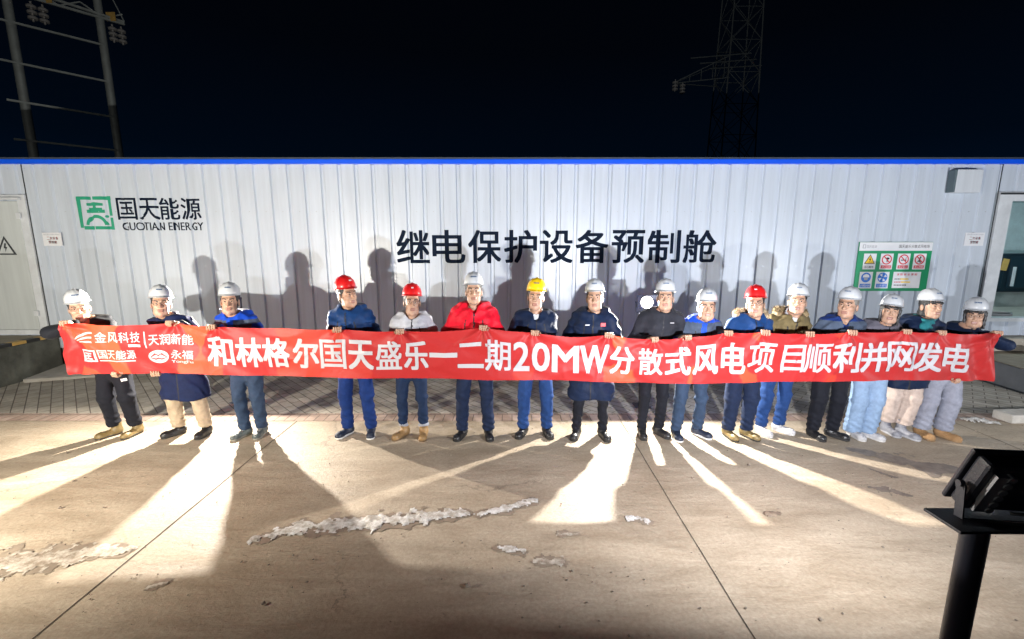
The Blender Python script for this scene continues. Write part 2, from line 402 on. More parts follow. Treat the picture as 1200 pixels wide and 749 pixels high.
def patch(name, pts, widths, hgt, material, seed, step=.012, thr=.35, fz=9.0, kind=None):
    """a crust lying along a line on the ground, with a ragged rim"""
    pts = np.array([on_ground(*p) for p in pts]); wmax = max(widths)
    lo = pts.min(0) - wmax * 1.4; hi = pts.max(0) + wmax * 1.4
    nx, ny = int((hi[0] - lo[0]) / step) + 1, int((hi[1] - lo[1]) / step) + 1
    H = np.zeros((nx, ny)); Z = np.zeros((nx, ny))
    for i in range(nx):
        for j in range(ny):
            p = np.array([lo[0] + i * step, lo[1] + j * step]); best = -9
            for k in range(max(1, len(pts) - 1)):
                a = pts[k]; b = pts[min(k + 1, len(pts) - 1)]; ba = b - a; t = float(np.clip((p - a) @ ba / (ba @ ba + 1e-9), 0, 1))
                ww = widths[k] + (widths[min(k + 1, len(widths) - 1)] - widths[k]) * t
                best = max(best, 1 - np.linalg.norm(p - a - t * ba) / ww)
            if best < -.4: H[i, j] = -1; continue
            q = Vector((p[0] * fz, p[1] * fz, seed)); nz_ = mnoise.fractal(q, .9, 2.1, 5)
            H[i, j] = best + .75 * nz_ - thr * .5
            Z[i, j] = max(.0, min(1, H[i, j] * 2.2)) * hgt * (.55 + .6 * abs(mnoise.fractal(q * 3.1, .8, 2.2, 4)))
    ids = -np.ones((nx, ny), int); V = []; F = []
    for i in range(nx - 1):
        for j in range(ny - 1):
            if H[i, j] > 0 and H[i + 1, j] > 0 and H[i, j + 1] > 0 and H[i + 1, j + 1] > 0:
                f = []
                for a, b in ((i, j), (i + 1, j), (i + 1, j + 1), (i, j + 1)):
                    if ids[a, b] < 0:
                        ids[a, b] = len(V); V.append((lo[0] + a * step, lo[1] + b * step, (.0034 if kind else .0042) + Z[a, b]))
                    f.append(ids[a, b])
                F.append(f)
    if not F: return None
    o = arr_mesh(name, V, F, material, None, True)
    if kind: o['kind'] = kind
    return o
def ice_mat(name, lowc, highc):
    m, t, n, b = _mat(name); L = t.links.new
    co = n.new('ShaderNodeTexCoord'); nz = n.new('ShaderNodeTexNoise'); nz.inputs['Scale'].default_value = 16; nz.inputs['Detail'].default_value = 8; nz.inputs['Roughness'].default_value = .75
    L(co.outputs['Object'], nz.inputs['Vector'])
    rp = n.new('ShaderNodeValToRGB'); e = rp.color_ramp.elements; e[0].position = .4; e[1].position = .62
    e[0].color = (*lowc, 1); e[1].color = (*highc, 1); L(nz.outputs['Fac'], rp.inputs[0]); L(rp.outputs[0], b.inputs['Base Color'])
    b.inputs['Roughness'].default_value = .55; b.inputs['Subsurface Weight'].default_value = 0
    bp = n.new('ShaderNodeBump'); bp.inputs['Strength'].default_value = .6; bp.inputs['Distance'].default_value = .01; L(nz.outputs['Fac'], bp.inputs['Height']); L(bp.outputs[0], b.inputs['Normal'])
    return m
M_ICE = ice_mat('old_snow', (.36, .32, .27), (.74, .73, .72)); M_ICE2 = ice_mat('dirty_snow', (.25, .20, .15), (.55, .50, .43))
M_DIRT = ice_mat('dirt_crumbs', (.13, .095, .07), (.24, .18, .13)); M_STAIN = mat('damp_concrete', (.20, .165, .135), .5, var=.35, scale=12, bump=.3, bscale=60)
M_DAMP = mat('damp_rim', (.255, .205, .155), .4, var=.3, scale=9)
def snow(pts, wd, h, label, seed, m=None, **k):
    o = patch('snow_patch', pts, wd, h * .36, m or M_ICE, seed, fz=13, **dict(dict(thr=.5), **k))
    if o: tag(o, label, 'snow', 'patches of old snow on the concrete')
    patch('damp_rim', pts, [q * 1.2 for q in wd], .0004, M_DAMP, seed + 40, thr=.35, fz=7, kind='structure')
snow([(300, 633), (350, 618), (400, 615), (450, 611), (500, 605), (545, 602)], [.06, .09, .11, .12, .11, .07], .028, 'long ragged strip of crusted old snow lying across the concrete', 1.0)
snow([(563, 603), (590, 597), (625, 587)], [.05, .07, .06], .022, 'short pale snow crust at the tapering right end of the long strip', 2.0)
snow([(-60, 668), (20, 661), (70, 652), (150, 645)], [.15, .17, .16, .06], .022, 'broad flat snow crust at the left edge of the concrete', 3.0, M_ICE2, thr=.5)
snow([(173, 690), (195, 683)], [.035, .03], .012, 'small thin sliver of dirty snow left of the middle foreground', 4.0, M_ICE2)
snow([(588, 643), (610, 647)], [.05, .05], .018, 'small whitish snow lump below the long strip', 5.0)
snow([(632, 657), (655, 658)], [.05, .05], .014, 'small yellowish ring of melting snow beside the whitish lump', 6.0, M_ICE2)
snow([(655, 626), (676, 625)], [.035, .03], .010, 'thin dirty snow flake right of the long strip', 7.0, M_ICE2)
snow([(740, 608), (757, 611)], [.05, .045], .022, 'small bright snow lump near the right slab joint', 8.0)
o = patch('dirt_clod', [(900, 604), (909, 603)], [.045, .045], .02, M_DIRT, 9.0); tag(o, 'small brown clod of dirt alone on the bright concrete', 'dirt')
for k, (pts, wd) in enumerate([([(1000, 528), (1040, 535), (1080, 545), (1110, 550)], [.10, .22, .25, .18]), ([(1020, 572), (1045, 575), (1062, 580)], [.05, .11, .06]), ([(1020, 550), (1050, 560)], [.03, .07])]):
    patch('ground_stain', pts, wd, .001, M_STAIN, 11.0 + k, thr=.75, fz=5, kind='structure')

# loose grit and crumbs on the concrete
def grit():
    rg = np.random.RandomState(5); V = []; F = []
    for k in range(900):
        if k < 650: x, y = rg.uniform(-5, 5.5), rg.uniform(2.0, 5.0)
        else:
            c = [(-1.6, 2.75), (-3.4, 2.5), (3.0, 3.6), (.3, 2.6), (5.6, 4.6)][k % 5]; x, y = c[0] + rg.normal() * .45, c[1] + rg.normal() * .22
        r = abs(rg.normal()) * .0035 + .0022
        if rg.rand() < .04: r *= 2.2
        n0 = len(V); P = np.array([(1, 0, .3), (0, 1, .3), (-1, 0, .3), (0, -1, .3), (0, 0, 1.0), (0, 0, -.4)]) * rg.uniform(.6, 1.3, (6, 3)) * r @ rotz(rg.uniform(0, 6)).T
        V += [(x + p[0], y + p[1], .0035 + r * .3 + p[2]) for p in P]
        for q in range(4): F += [[n0 + q, n0 + (q + 1) % 4, n0 + 4], [n0 + (q + 1) % 4, n0 + q, n0 + 5]]
    o = arr_mesh('grit', V, F, mat('grit_stone', (.20, .165, .13), .85, 0, .6, 30), None, False); tag(o, 'scattered grit and crumbs of dirt lying over the concrete', 'grit', kind='stuff')
grit()

# ================================================================== CABIN
M_WALL = panel_mat('cabin_panel', (.56, .62, .70)); M_DOOR = panel_mat('door_panel', (.56, .60, .60)); M_TRIM = mat('panel_trim', (.60, .63, .66), .4)
M_BLUE = mat('blue_fascia_paint', (.004, .09, .78), .35, var=.06); M_DARK = mat('rubber_seal', (.03, .035, .04), .6); M_INK = mat('navy_wall_lettering', (.004, .010, .024), .85, spec=.15)
M_GREEN = mat('green_logo_paint', (.01, .30, .17), .5); M_BASE = mat('foundation_concrete', (.22, .20, .175), .85, var=.25, bump=.4, bscale=25)
PITCH_X, W0, D0 = .268, -10.2, .030
def prof(x):
    u = (x - W0) % PITCH_X
    if u < .196: return 0.0
    if u < .212: return D0 * (u - .196) / .016
    if u < .252: return D0
    return D0 * (1 - (u - .252) / .016)
def breaks(x0, x1):
    out = []; k = math.floor((x0 - W0) / PITCH_X) - 1
    while W0 + k * PITCH_X < x1 + 1:
        for b in (0, .196, .212, .252):
            x = W0 + k * PITCH_X + b
            if x0 + 1e-4 < x < x1 - 1e-4: out.append(x)
        k += 1
    return [x0] + out + [x1]
cabin = empty('prefab_cabin', (0, WALL_Y, 0)); tag(cabin, 'long white ribbed steel equipment cabin with blue roof edge', 'building')
def corr(x0, x1, z0, z1, mb):
    bx = breaks(x0, x1); V = []; F = []
    for x in bx: V += [(x, prof(x), z0), (x, prof(x), z1)]
    for i in range(len(bx) - 1): F.append([2 * i, 2 * i + 2, 2 * i + 3, 2 * i + 1])
    mb.add(V, F); return mb
ZT, ZB = 3.345, .38
wl = MB(); corr(W0, 7.74, ZB, ZT, wl); corr(7.74, 12.2, 2.93, ZT, wl); corr(9.16, 12.2, ZB, 2.93, wl); corr(7.74, 9.16, ZB, .84, wl)
wl.box(W0, 12.2, 2.6, 2.7, ZB, ZT); wl.box(W0 - .02, W0, .0, 2.7, ZB, ZT); wl.box(12.2, 12.22, 0, 2.7, ZB, ZT)
wl.build('wall', M_WALL, cabin)
MB().box(W0 - .06, 12.26, -.055, 2.78, ZT, ZT + .072, bev=.006).build('fascia', M_BLUE, cabin)
MB().box(W0 - .04, 12.24, -.03, 2.76, ZT + .075, ZT + .10).build('roof', mat('dark_roof_sheet', (.05, .06, .08), .5), cabin)
MB().box(W0 + .05, 12.15, .06, 2.58, 0, ZB).build('foundation', M_BASE, cabin)
sc_ = MB(); x = W0 + .098
while x < 7.6:
    for z in (.62, 1.75, 2.62, 3.28): sc_.tube([(x, -.0005, z), (x, -.004, z)], .007, 6)
    x += PITCH_X
sc_.build('screw_heads', mat('zinc_screw', (.45, .47, .5), .35, .6), cabin)
# left door
dr = MB(); dr.box(-8.88, -7.87, -.035, -.004, .70, 2.78, bev=.004).build('door', M_DOOR, cabin); door = cabin.children[-1]
for z in (.98, 2.55): MB().box(-7.90, -7.83, -.062, -.037, z - .045, z + .045, bev=.004).build('hinge', M_TRIM, door)
MB().box(-8.80, -8.76, -.075, -.037, 1.62, 1.82, bev=.006).build('handle', M_DARK, door)
f = Flat(); f.poly([(-8.35, 1.935), (-8.015, 1.935), (-8.18, 2.235)], 0, 0).poly([(-8.30, 1.958), (-8.065, 1.958), (-8.18, 2.18)], 1, 1)
f.poly([(-8.19, 2.12), (-8.16, 2.12), (-8.175, 2.06), (-8.15, 2.06), (-8.195, 1.98), (-8.185, 2.04), (-8.21, 2.04)], 0, 2)
f.build('warning_mark', [M_DARK, M_DOOR], lambda x, y, l: Vector((x, -.038 - .0012 * l, y)), door)
fr = MB(); fr.box(-7.868, -7.74, -.03, -.003, .62, 2.80).box(-9.0, -7.74, -.03, -.003, 2.802, 2.88).box(-9.0, -8.882, -.03, -.003, .62, 2.80).box(-9.0, -7.74, -.034, -.003, .62, .695)
fr.build('door_frame', M_TRIM, cabin)
MB().box(-8.96, -7.80, -.085, -.032, 2.80, 2.835, bev=.004).build('rain_hood', M_TRIM, cabin)
for x in (-7.737, 7.725): MB().box(x, x + .012, -.008, -.001, .45, ZT).build('panel_joint', M_DARK, cabin)
# right doorway, open, with the lit room behind it
of = MB(); of.box(7.741, 7.955, -.035, .02, .84, 2.925).box(8.96, 9.16, -.035, .02, .84, 2.925).box(7.957, 8.958, -.035, .02, 2.78, 2.925).box(7.741, 9.16, -.05, .12, .84, .90)
of.build('door_frame', M_TRIM, cabin)
MB().box(7.74, 9.18, -.07, -.037, 2.88, 2.905).build('rain_hood', M_DARK, cabin)
M_CYAN = mat('room_wall_paint', (.62, .74, .76), .6)
rm = MB(); rm.box(6.4, 12.0, 2.3, 2.34, .86, 2.95).box(6.36, 6.398, .1, 2.34, .86, 2.95).box(12.002, 12.04, .1, 2.34, .86, 2.95).box(6.4, 12.0, .1, 2.3, 2.95, 2.99)
rm.box(6.4, 7.95, .09, .098, .9, 2.95).box(8.97, 12.0, .09, .098, .9, 2.95)
rm.build('room_wall', M_CYAN, cabin)
MB().box(6.4, 12.0, .1, 2.3, .80, .858).build('room_floor', mat('room_floor_tile', (.35, .34, .30), .5), cabin)
MB().box(7.9, 9.9, .7, 1.1, 2.90, 2.945).build('ceiling_lamp', emit('ceiling_lamp_glow', (.75, .95, 1.0), 9.0), cabin)
# big lettering painted across the ribs
WF = lambda x, y, l: Vector((x, prof(x) - .0025 - .0012 * l, y))
cutx = breaks(-7.6, 4.0)[1:-1]
f = Flat()
for i, ch in enumerate('继电保护设备预制舱'):
    cx = on_y(484 + 42 * i, 289, WALL_Y)[0]; f.text(ch, cx - .258, 1.806, cx + .258, 2.325, 0, 0, 0, .020)
f.build('lettering', M_INK, WF, cabin, cutx)
f = Flat()
for i, ch in enumerate('国天能源'):
    f.text(ch, -6.32 + .342 * i, 2.495, -6.01 + .342 * i, 2.83, 0, 0, 0, .014)
f.text('GUOTIAN ENERGY', -6.27, 2.325, -4.97, 2.452, 0, 0, 0, .0022)
f.build('lettering', M_INK, WF, cabin, cutx)
f = Flat(); X0, X1, Z0, Z1 = -6.95, -6.40, 2.335, 2.86
f.strip([(X0 + .03, Z0 + .03), (X0 + .03, Z1 - .02)], [.05, .07]).strip([(X0, Z1 - .03), (X0 + .22, Z1 - .03)], .05).strip([(X0 + .26, Z1 - .03), (X1, Z1 - .03)], [.05, .06])
f.strip([(X1 - .03, Z1 - .06), (X1 - .03, Z0 + .22)], .05).strip([(X1 - .03, Z0 + .19), (X1 - .03, Z0)], [.05, .06]).strip([(X0 + .06, Z0 + .03), (X0 + .20, Z0 + .03)], .055).strip([(X0 + .24, Z0 + .03), (X1 - .06, Z0 + .03)], .05)
f.strip([(X0 + .15, Z1 - .13), (X0 + .27, Z1 - .12), (X1 - .14, Z1 - .13)], [.04, .055, .04]).strip([(X0 + .14, Z0 + .29), (X1 - .12, Z0 + .29)], .05)
f.strip([(X0 + .27, Z1 - .12), (X0 + .27, Z0 + .27)], .05).strip([(X0 + .17, Z1 - .20), (X0 + .39, Z1 - .20)], .04)
f.ring(X0 + .275, Z0 + .06, .15, .15, .05, 0, 0, 20, 0.1, math.pi - .1); f.disc(X1 - .11, Z0 + .21, .02, .02)
f.build('logo', M_GREEN, WF, cabin, cutx)
# boxed vent cover
vc = MB(); vc.box(6.92, 7.32, -.13, -.012, 2.90, 3.25, bev=.008); vc.build('vent_cover', panel_mat('vent_panel', (.62, .66, .71)), cabin)
MB().box(6.885, 6.918, -.125, -.01, 2.91, 3.245).box(6.92, 7.25, -.10, -.012, 3.252, 3.262).build('vent_louvre', mat('vent_dark_strip', (.10, .14, .16), .6), cabin.children[-1])  # dark strips along the left side and top of the cover

# ------------------------------------------------------------------ signs on the wall
M_WHITE = mat('sign_white', (.72, .73, .76), .45, var=.04); M_RED = mat('sign_red', (.62, .03, .05), .5, var=.05); M_SGREEN = mat('sign_green', (.005, .27, .11), .4, var=.06)
M_YEL = mat('sign_yellow', (.85, .55, .02), .5, var=.04); M_SBLUE = mat('sign_blue', (.01, .16, .62), .45, var=.05); M_GREY = mat('sign_grey', (.35, .36, .40), .5); M_BLACK = mat('sign_black', (.02, .02, .025), .5)
bd = empty('safety_board', (6.215, WALL_Y - .012, 1.345)); tag(bd, 'green and white safety notice board with pictogram cards on the wall', 'sign')
BW, BH = 1.19, .795
MB().box(-BW / 2, BW / 2, -.012, .008, 0, BH, bev=.002).build('board', M_SGREEN, bd)
BF = lambda x, y, l: Vector((x, -.0135 - .0015 * l, y))
sp = [M_WHITE, M_RED, M_YEL, M_SBLUE, M_GREY, M_BLACK, M_SGREEN]
f = Flat(); f.rect(-BW / 2 + .004, .655, BW / 2 - .004, BH - .004, 0, 0)
f.rect(-.54, .695, -.49, .755, 4, 1).rect(-.53, .703, -.50, .747, 0, 2)
for i, ch in enumerate('国天能源'): f.text(ch, -.475 + .042 * i, .70, -.437 + .042 * i, .745, 4, 1, 0)
for i, ch in enumerate('国天盛乐分散式风电场'): f.text(ch, .045 + .05 * i, .70, .09 + .05 * i, .75, 5, 1, 0)
f.build('header_strip', sp, BF, bd)
for k, x in enumerate((-.50, -.225, .05, .31)):
    f = Flat(); f.rect(x, .355, x + .205, .61)
    cx = x + .1025
    if k == 0:
        f.poly([(cx - .088, .445), (cx + .088, .445), (cx, .60)], 5, 1).poly([(cx - .07, .455), (cx + .07, .455), (cx, .58)], 2, 2)
        f.poly([(cx + .01, .56), (cx - .02, .51), (cx, .51), (cx - .015, .465), (cx + .022, .52), (cx + .002, .52)], 5, 3).text('当心触电', cx - .075, .375, cx + .075, .412, 5, 1, .0)
    else:
        f.ring(cx, .515, .073, .073, .018, 1, 1).strip([(cx - .05, .565), (cx + .05, .465)], .016, 1, 2)
        if k == 1: f.disc(cx + .012, .53, .03, .018, 5, 1).strip([(cx, .53), (cx + .01, .47)], .014, 5, 1)
        if k == 2: f.strip([(cx - .045, .505), (cx + .045, .505)], .016, 5, 1).strip([(cx + .03, .515), (cx + .04, .55)], .008, 5, 1)
        if k == 3: f.disc(cx + .01, .552, .013, .013, 5, 1).strip([(cx + .005, .54), (cx - .01, .50), (cx + .02, .465)], .018, 5, 1).strip([(cx - .01, .50), (cx - .03, .47)], .014, 5, 1)
        f.rect(x + .02, .37, x + .185, .42, 1, 1).text(['禁止合闸', '禁止烟火', '禁止跨越'][k - 1], x + .035, .378, x + .17, .412, 0, 2, .0)
    f.build('pictogram_card', sp, BF, bd)
for k, x in enumerate((-.53, -.26)):
    f = Flat(); f.rect(x, .045, x + .215, .315); cx = x + .1075
    f.disc(cx, .222, .08, .08, 3, 1).rect(x + .02, .06, x + .195, .12, 3, 1)
    if k == 0: f.poly([(cx - .055, .225), (cx - .045, .262), (cx, .282), (cx + .045, .262), (cx + .055, .225)], 0, 2).poly([(cx - .035, .218), (cx + .035, .218), (cx + .025, .18), (cx - .025, .18)], 4, 2)
    else:
        for q in range(4):
            a = q * math.pi / 2 + .5; f.poly([(cx + .012 * math.cos(a), .222 + .012 * math.sin(a)), (cx + .068 * math.cos(a - .35), .222 + .068 * math.sin(a - .35)), (cx + .068 * math.cos(a + .35), .222 + .068 * math.sin(a + .35))], 0, 2)
    f.text(['必须戴安全帽', '注意通风'][k], x + .03, .07, x + .185, .11, 0, 2, .0)
    f.build('pictogram_card', sp, BF, bd)
f = Flat(); f.rect(.02, .05, .47, .315)
for i, ch in enumerate('消防安全须知'): f.text(ch, .075 + .058 * i, .255, .115 + .058 * i, .29, 1, 1, 0, .015)
for i, (x1, m_) in enumerate(((.28, 5), (.31, 1), (.25, 5))):
    x = .05
    while x < x1: f.rect(x, .19 - .05 * i, x + .018, .206 - .05 * i, m_, 1); x += .026
f.rect(.14, .188, .27, .208, 2, 2).rect(.16, .138, .31, .158, 2, 2)
f.build('notice_card', sp, BF, bd)
def plate(x0, x1, label):
    p = empty('notice_plate', ((x0 + x1) / 2, WALL_Y - .006, 2.08)); tag(p, label, 'sign', 'white notice plates beside the doors')
    wd = x1 - x0; MB().box(-wd / 2, wd / 2, -.006, .003, 0, .21).build('plate', M_WHITE, p)
    f = Flat(); f.text('国天盛乐分散式风电场', -.13, .168, .13, .190, 4, 0, .0)
    f.build('lettering', sp, lambda x, y, l: Vector((x, -.0075, y)), p); f = Flat()
    for i, ch in enumerate('二次设备'): f.text(ch, -.085 + .047 * i, .098, -.045 + .047 * i, .142, 1, 0, 0, .02)
    for i, ch in enumerate('预制舱'): f.text(ch, -.065 + .047 * i, .035, -.025 + .047 * i, .08, 1, 0, 0, .02)
    f.build('lettering', sp, lambda x, y, l: Vector((x, -.0075, y)), p)
plate(-7.58, -7.28, 'small white plate with red characters beside the closed left door'); plate(7.32, 7.63, 'small white plate with red characters beside the open right doorway')

# ------------------------------------------------------------------ platforms at both ends
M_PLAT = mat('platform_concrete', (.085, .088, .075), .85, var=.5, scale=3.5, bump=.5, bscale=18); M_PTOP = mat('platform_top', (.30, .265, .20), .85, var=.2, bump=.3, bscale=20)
M_HY = mat('hazard_yellow', (.52, .33, .09), .6, var=.2); M_HB = mat('hazard_black', (.02, .02, .02), .6)
pl = empty('loading_platform', (-7.6, 6.3, 0)); tag(pl, 'dark stained concrete platform with a striped edge below the closed left door', 'platform')
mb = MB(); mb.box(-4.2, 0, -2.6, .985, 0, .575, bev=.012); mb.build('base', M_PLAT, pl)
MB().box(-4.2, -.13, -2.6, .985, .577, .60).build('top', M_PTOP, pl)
hz = MB(); y = -2.55; k = 0
while y < .92: hz.box(-.128, -.004, y, min(y + .20, .98), .577, .625, k % 2, .003); y += .203; k += 1
hz.build('edge_strip', [M_HY, M_HB], pl)
sl = MB(); sl.add([(-7.50, 6.55, .005), (-6.35, 6.95, .005), (-6.35, 7.32, .10), (-7.55, 7.32, .12), (-7.50, 6.55, .06), (-6.35, 6.95, .03)], [[4, 5, 2, 3], [0, 1, 5, 4]])
tag(sl.build('concrete_ramp', mat('pale_screed', (.42, .40, .36), .8, var=.2, bump=.3)), 'pale sloping wedge of screed on the pavers beside the striped platform', 'ramp')
pr = empty('entrance_platform', (7.32, 6.0, 0)); tag(pr, 'low grey sided platform with tan top below the open right doorway', 'platform')
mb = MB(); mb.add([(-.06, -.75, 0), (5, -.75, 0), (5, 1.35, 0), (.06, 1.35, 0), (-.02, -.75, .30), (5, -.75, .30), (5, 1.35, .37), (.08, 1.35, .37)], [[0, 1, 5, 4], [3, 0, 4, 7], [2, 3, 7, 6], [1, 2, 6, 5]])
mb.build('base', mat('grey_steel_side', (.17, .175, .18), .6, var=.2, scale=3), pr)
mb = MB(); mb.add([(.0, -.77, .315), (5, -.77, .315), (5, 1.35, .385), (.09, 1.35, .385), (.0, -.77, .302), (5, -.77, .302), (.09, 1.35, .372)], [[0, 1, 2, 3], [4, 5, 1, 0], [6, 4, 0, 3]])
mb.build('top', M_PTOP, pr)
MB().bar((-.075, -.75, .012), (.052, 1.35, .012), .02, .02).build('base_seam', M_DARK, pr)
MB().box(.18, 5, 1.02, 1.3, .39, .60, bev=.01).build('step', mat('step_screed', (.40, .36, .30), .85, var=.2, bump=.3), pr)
def small(name, mb, m, label, cat, group=None): return tag(mb.build(name, m), label, cat, group)
small('concrete_block', MB().box(0, 1.1, 0, .22, 0, .11, bev=.02, mtx=Matrix.Translation((5.93, 4.98, 0)) @ Matrix.Rotation(R(4), 4, 'Z')), mat('pale_block', (.50, .47, .42), .85, var=.25, bump=.4), 'pale broken concrete block lying at the right end of the red pavers', 'block')
small('concrete_block', MB().box(0, .22, 0, .16, 0, .20, bev=.02, mtx=Matrix.Translation((8.05, 6.55, .34)) @ Matrix.Rotation(R(14), 4, 'Z')), mat('pale_block', (.5, .47, .42)), 'pale block standing on the tan top of the low right platform', 'block')
o = patch('rubble', [(1128, 492), (1150, 494), (1165, 496)], [.10, .13, .08], .035, M_ICE, 21.0, thr=.75, fz=11)
if o: tag(o, 'crumbled pale rubble spilled beside the broken concrete block', 'rubble')
# equipment seen through the doorway
M_TEAL = mat('cabinet_teal', (.004, .014, .024), .35); M_TEAL2 = mat('cabinet_panel', (.005, .020, .033), .3)
cb = empty('equipment_cabinet', (9.9, WALL_Y + 1.55, .858)); tag(cb, 'dark teal equipment cabinet standing inside the open right doorway', 'cabinet')
MB().box(-1.3, 1.2, 0, .55, .30, 1.06, bev=.01).build('body', M_TEAL, cb); MB().box(-1.3, 1.2, .03, .5, 0, .298).build('plinth', mat('cabinet_plinth', (.30, .31, .30), .5), cb)
m2 = MB()
for x in (-1.25, -.65, -.05, .55): m2.box(x, x + .5, -.02, -.002, .38, 1.0, bev=.006)
m2.build('door_panel', M_TEAL2, cb); MB().box(-.34, -.22, -.035, -.022, .70, .93, mtx=Matrix.Rotation(R(8), 4, 'Y')).build('paper_tag', M_HY, cb)
MB().box(.02, .06, -.05, -.021, .42, .8).build('handle', M_TRIM, cb)
cc = MB(); cc.tube([(8.44 + .05 * math.cos(a) * (1 + .25 * math.sin(3 * a)) * 4, WALL_Y + .28 + .10 * math.sin(a), .875 + .012 * (a / 3)) for a in [i * .4 for i in range(40)]], .014, 8)
tag(cc.build('cable_coil', mat('cable_grey', (.25, .25, .26), .5)), 'grey coiled cable lying on the floor of the open doorway', 'cable')

# ================================================================== FAR STEELWORK
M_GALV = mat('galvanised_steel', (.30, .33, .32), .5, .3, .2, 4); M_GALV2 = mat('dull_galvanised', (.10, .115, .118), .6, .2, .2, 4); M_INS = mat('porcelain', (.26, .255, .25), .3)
pt = empty('steel_portal', (-17.6, 15.6, 0)); tag(pt, 'tall twin pole steel portal with rungs and hanging insulators behind the cabin left end', 'pylon')
def far(px, py, Y): x, z = on_y(px, py, Y); return Vector((x, Y, z)) - Vector((-17.6, 15.6, 0))
YA, YB = 15.6, 17.3
ra, rb = far(24, 92, YA), far(127, 92, YB)
ra.z = rb.z = 0
for p in (ra, rb): MB().tube([(p.x, p.y, 0), (p.x, p.y, 14.5)], [.135, .115], 14).build('pole', M_GALV, pt)
for ya, yb in ((27, 54), (75, 97), (121, 138), (166, 177)):
    za, zb_ = far(24, ya, YA).z, far(127, yb, YB).z; d = (rb - ra).normalized()
    MB().bar((ra.x - d.x * .28, ra.y - d.y * .28 - .16, za), (rb.x + d.x * .12, rb.y + d.y * .12 - .16, zb_), .06).build('rung', M_GALV, pt)
d = (rb - ra); zc_ = far(127, 22, YB).z; zl = far(60, 4, YA + .6).z
arm = MB(); ext = 1.15
for off, dz in ((0, 0), (0, .32)):
    a = ra - d * .9 + Vector((0, -.2, 0)); b = rb + d * .36 + Vector((0, -.2, 0)); arm.bar((a.x, a.y, zc_ + dz), (b.x, b.y, zc_ + dz - (.25 if dz else 0)), .07)
for i in range(9):
    t0, t1 = -.9 + i * .25, -.9 + (i + 1) * .25; arm.bar(tuple(ra + d * t0 + Vector((0, -.2, zc_ + (.32 if i % 2 else 0)))), tuple(ra + d * t1 + Vector((0, -.2, zc_ + (0 if i % 2 else .32)))), .04)
arm.bar(tuple(rb + Vector((0, -.2, zc_ + 2.2))), tuple(rb + d * .36 + Vector((0, -.2, zc_ + .1))), .03)
arm.bar(tuple(ra + Vector((0, -.2, zc_))), tuple(ra + Vector((0, -.2, zc_ + .32))), .05); arm.build('crossarm', M_GALV, pt)
def insulator(parent, p, n=3, r=.135):
    mb = MB(); mb.tube([(p.x, p.y, p.z + .3), (p.x, p.y, p.z - .30)], .03, 8)
    for k in range(n):
        z = p.z + .16 - k * .17; mb.tube([(p.x, p.y, z + .055), (p.x, p.y, z + .01), (p.x, p.y, z - .05)], [.06, r, r * .9], 16)
    mb.build('insulator', M_INS, parent)
for t in (.30, .42, 1.20, 1.31): insulator(pt, ra + d * t + Vector((0, -.2, zc_ - .42)))
for t in (.5, 1.22): p = ra + d * t + Vector((0, -.26, zc_)); MB().box(p.x - .16, p.x + .16, p.y - .02, p.y, p.z - .03, p.z + .26).build('phase_tag', M_HY, pt)
# lattice mast
tw = empty('lattice_tower', (12.2, 26.0, 0)); tag(tw, 'dim steel lattice tower with a side arm rising behind the cabin', 'pylon')
mb = MB(); H, lv = 22.0, 14
def leg(sx_, sy_, z): wdt = 1.05 - .45 * z / H; return Vector((sx_ * wdt, sy_ * wdt, z))
for sx_ in (-1, 1):
    for sy_ in (-1, 1): mb.bar(leg(sx_, sy_, 0), leg(sx_, sy_, H), .055)
for i in range(lv):
    z0, z1 = H * i / lv, H * (i + 1) / lv
    for (a, b) in (((-1, -1), (1, -1)), ((1, -1), (1, 1)), ((1, 1), (-1, 1)), ((-1, 1), (-1, -1))):
        mb.bar(leg(*a, z0), leg(*b, z1), .028); mb.bar(leg(*b, z0), leg(*a, z1), .028); mb.bar(leg(*a, z1), leg(*b, z1), .028)
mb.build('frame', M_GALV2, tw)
x, z = on_y(785, 101, 26.0); tip = Vector((x - 12.2, -.4, z)); mb = MB()
for sy_ in (-.7, .7):
    for dz in (0, 1.1): mb.bar(tip, (-.7, sy_, z + .2 + dz), .04)
for t in (.3, .5, .7, .9): mb.bar(tip.lerp(Vector((-.7, -.7, z + .2)), t), tip.lerp(Vector((-.7, -.7, z + 1.3)), t), .035)
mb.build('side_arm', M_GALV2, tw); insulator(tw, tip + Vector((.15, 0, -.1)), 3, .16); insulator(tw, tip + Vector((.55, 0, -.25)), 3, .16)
x, z = on_y(870, 100, 26.0); 
for k in range(3):
    mb = MB(); mb.bar((-3.0 + k * .5, -1.2, z + .9 - k * .25), (.3 + k * .3, -.8, z + 1.3 - k * .3), .045).build('cable', M_GALV2, tw)

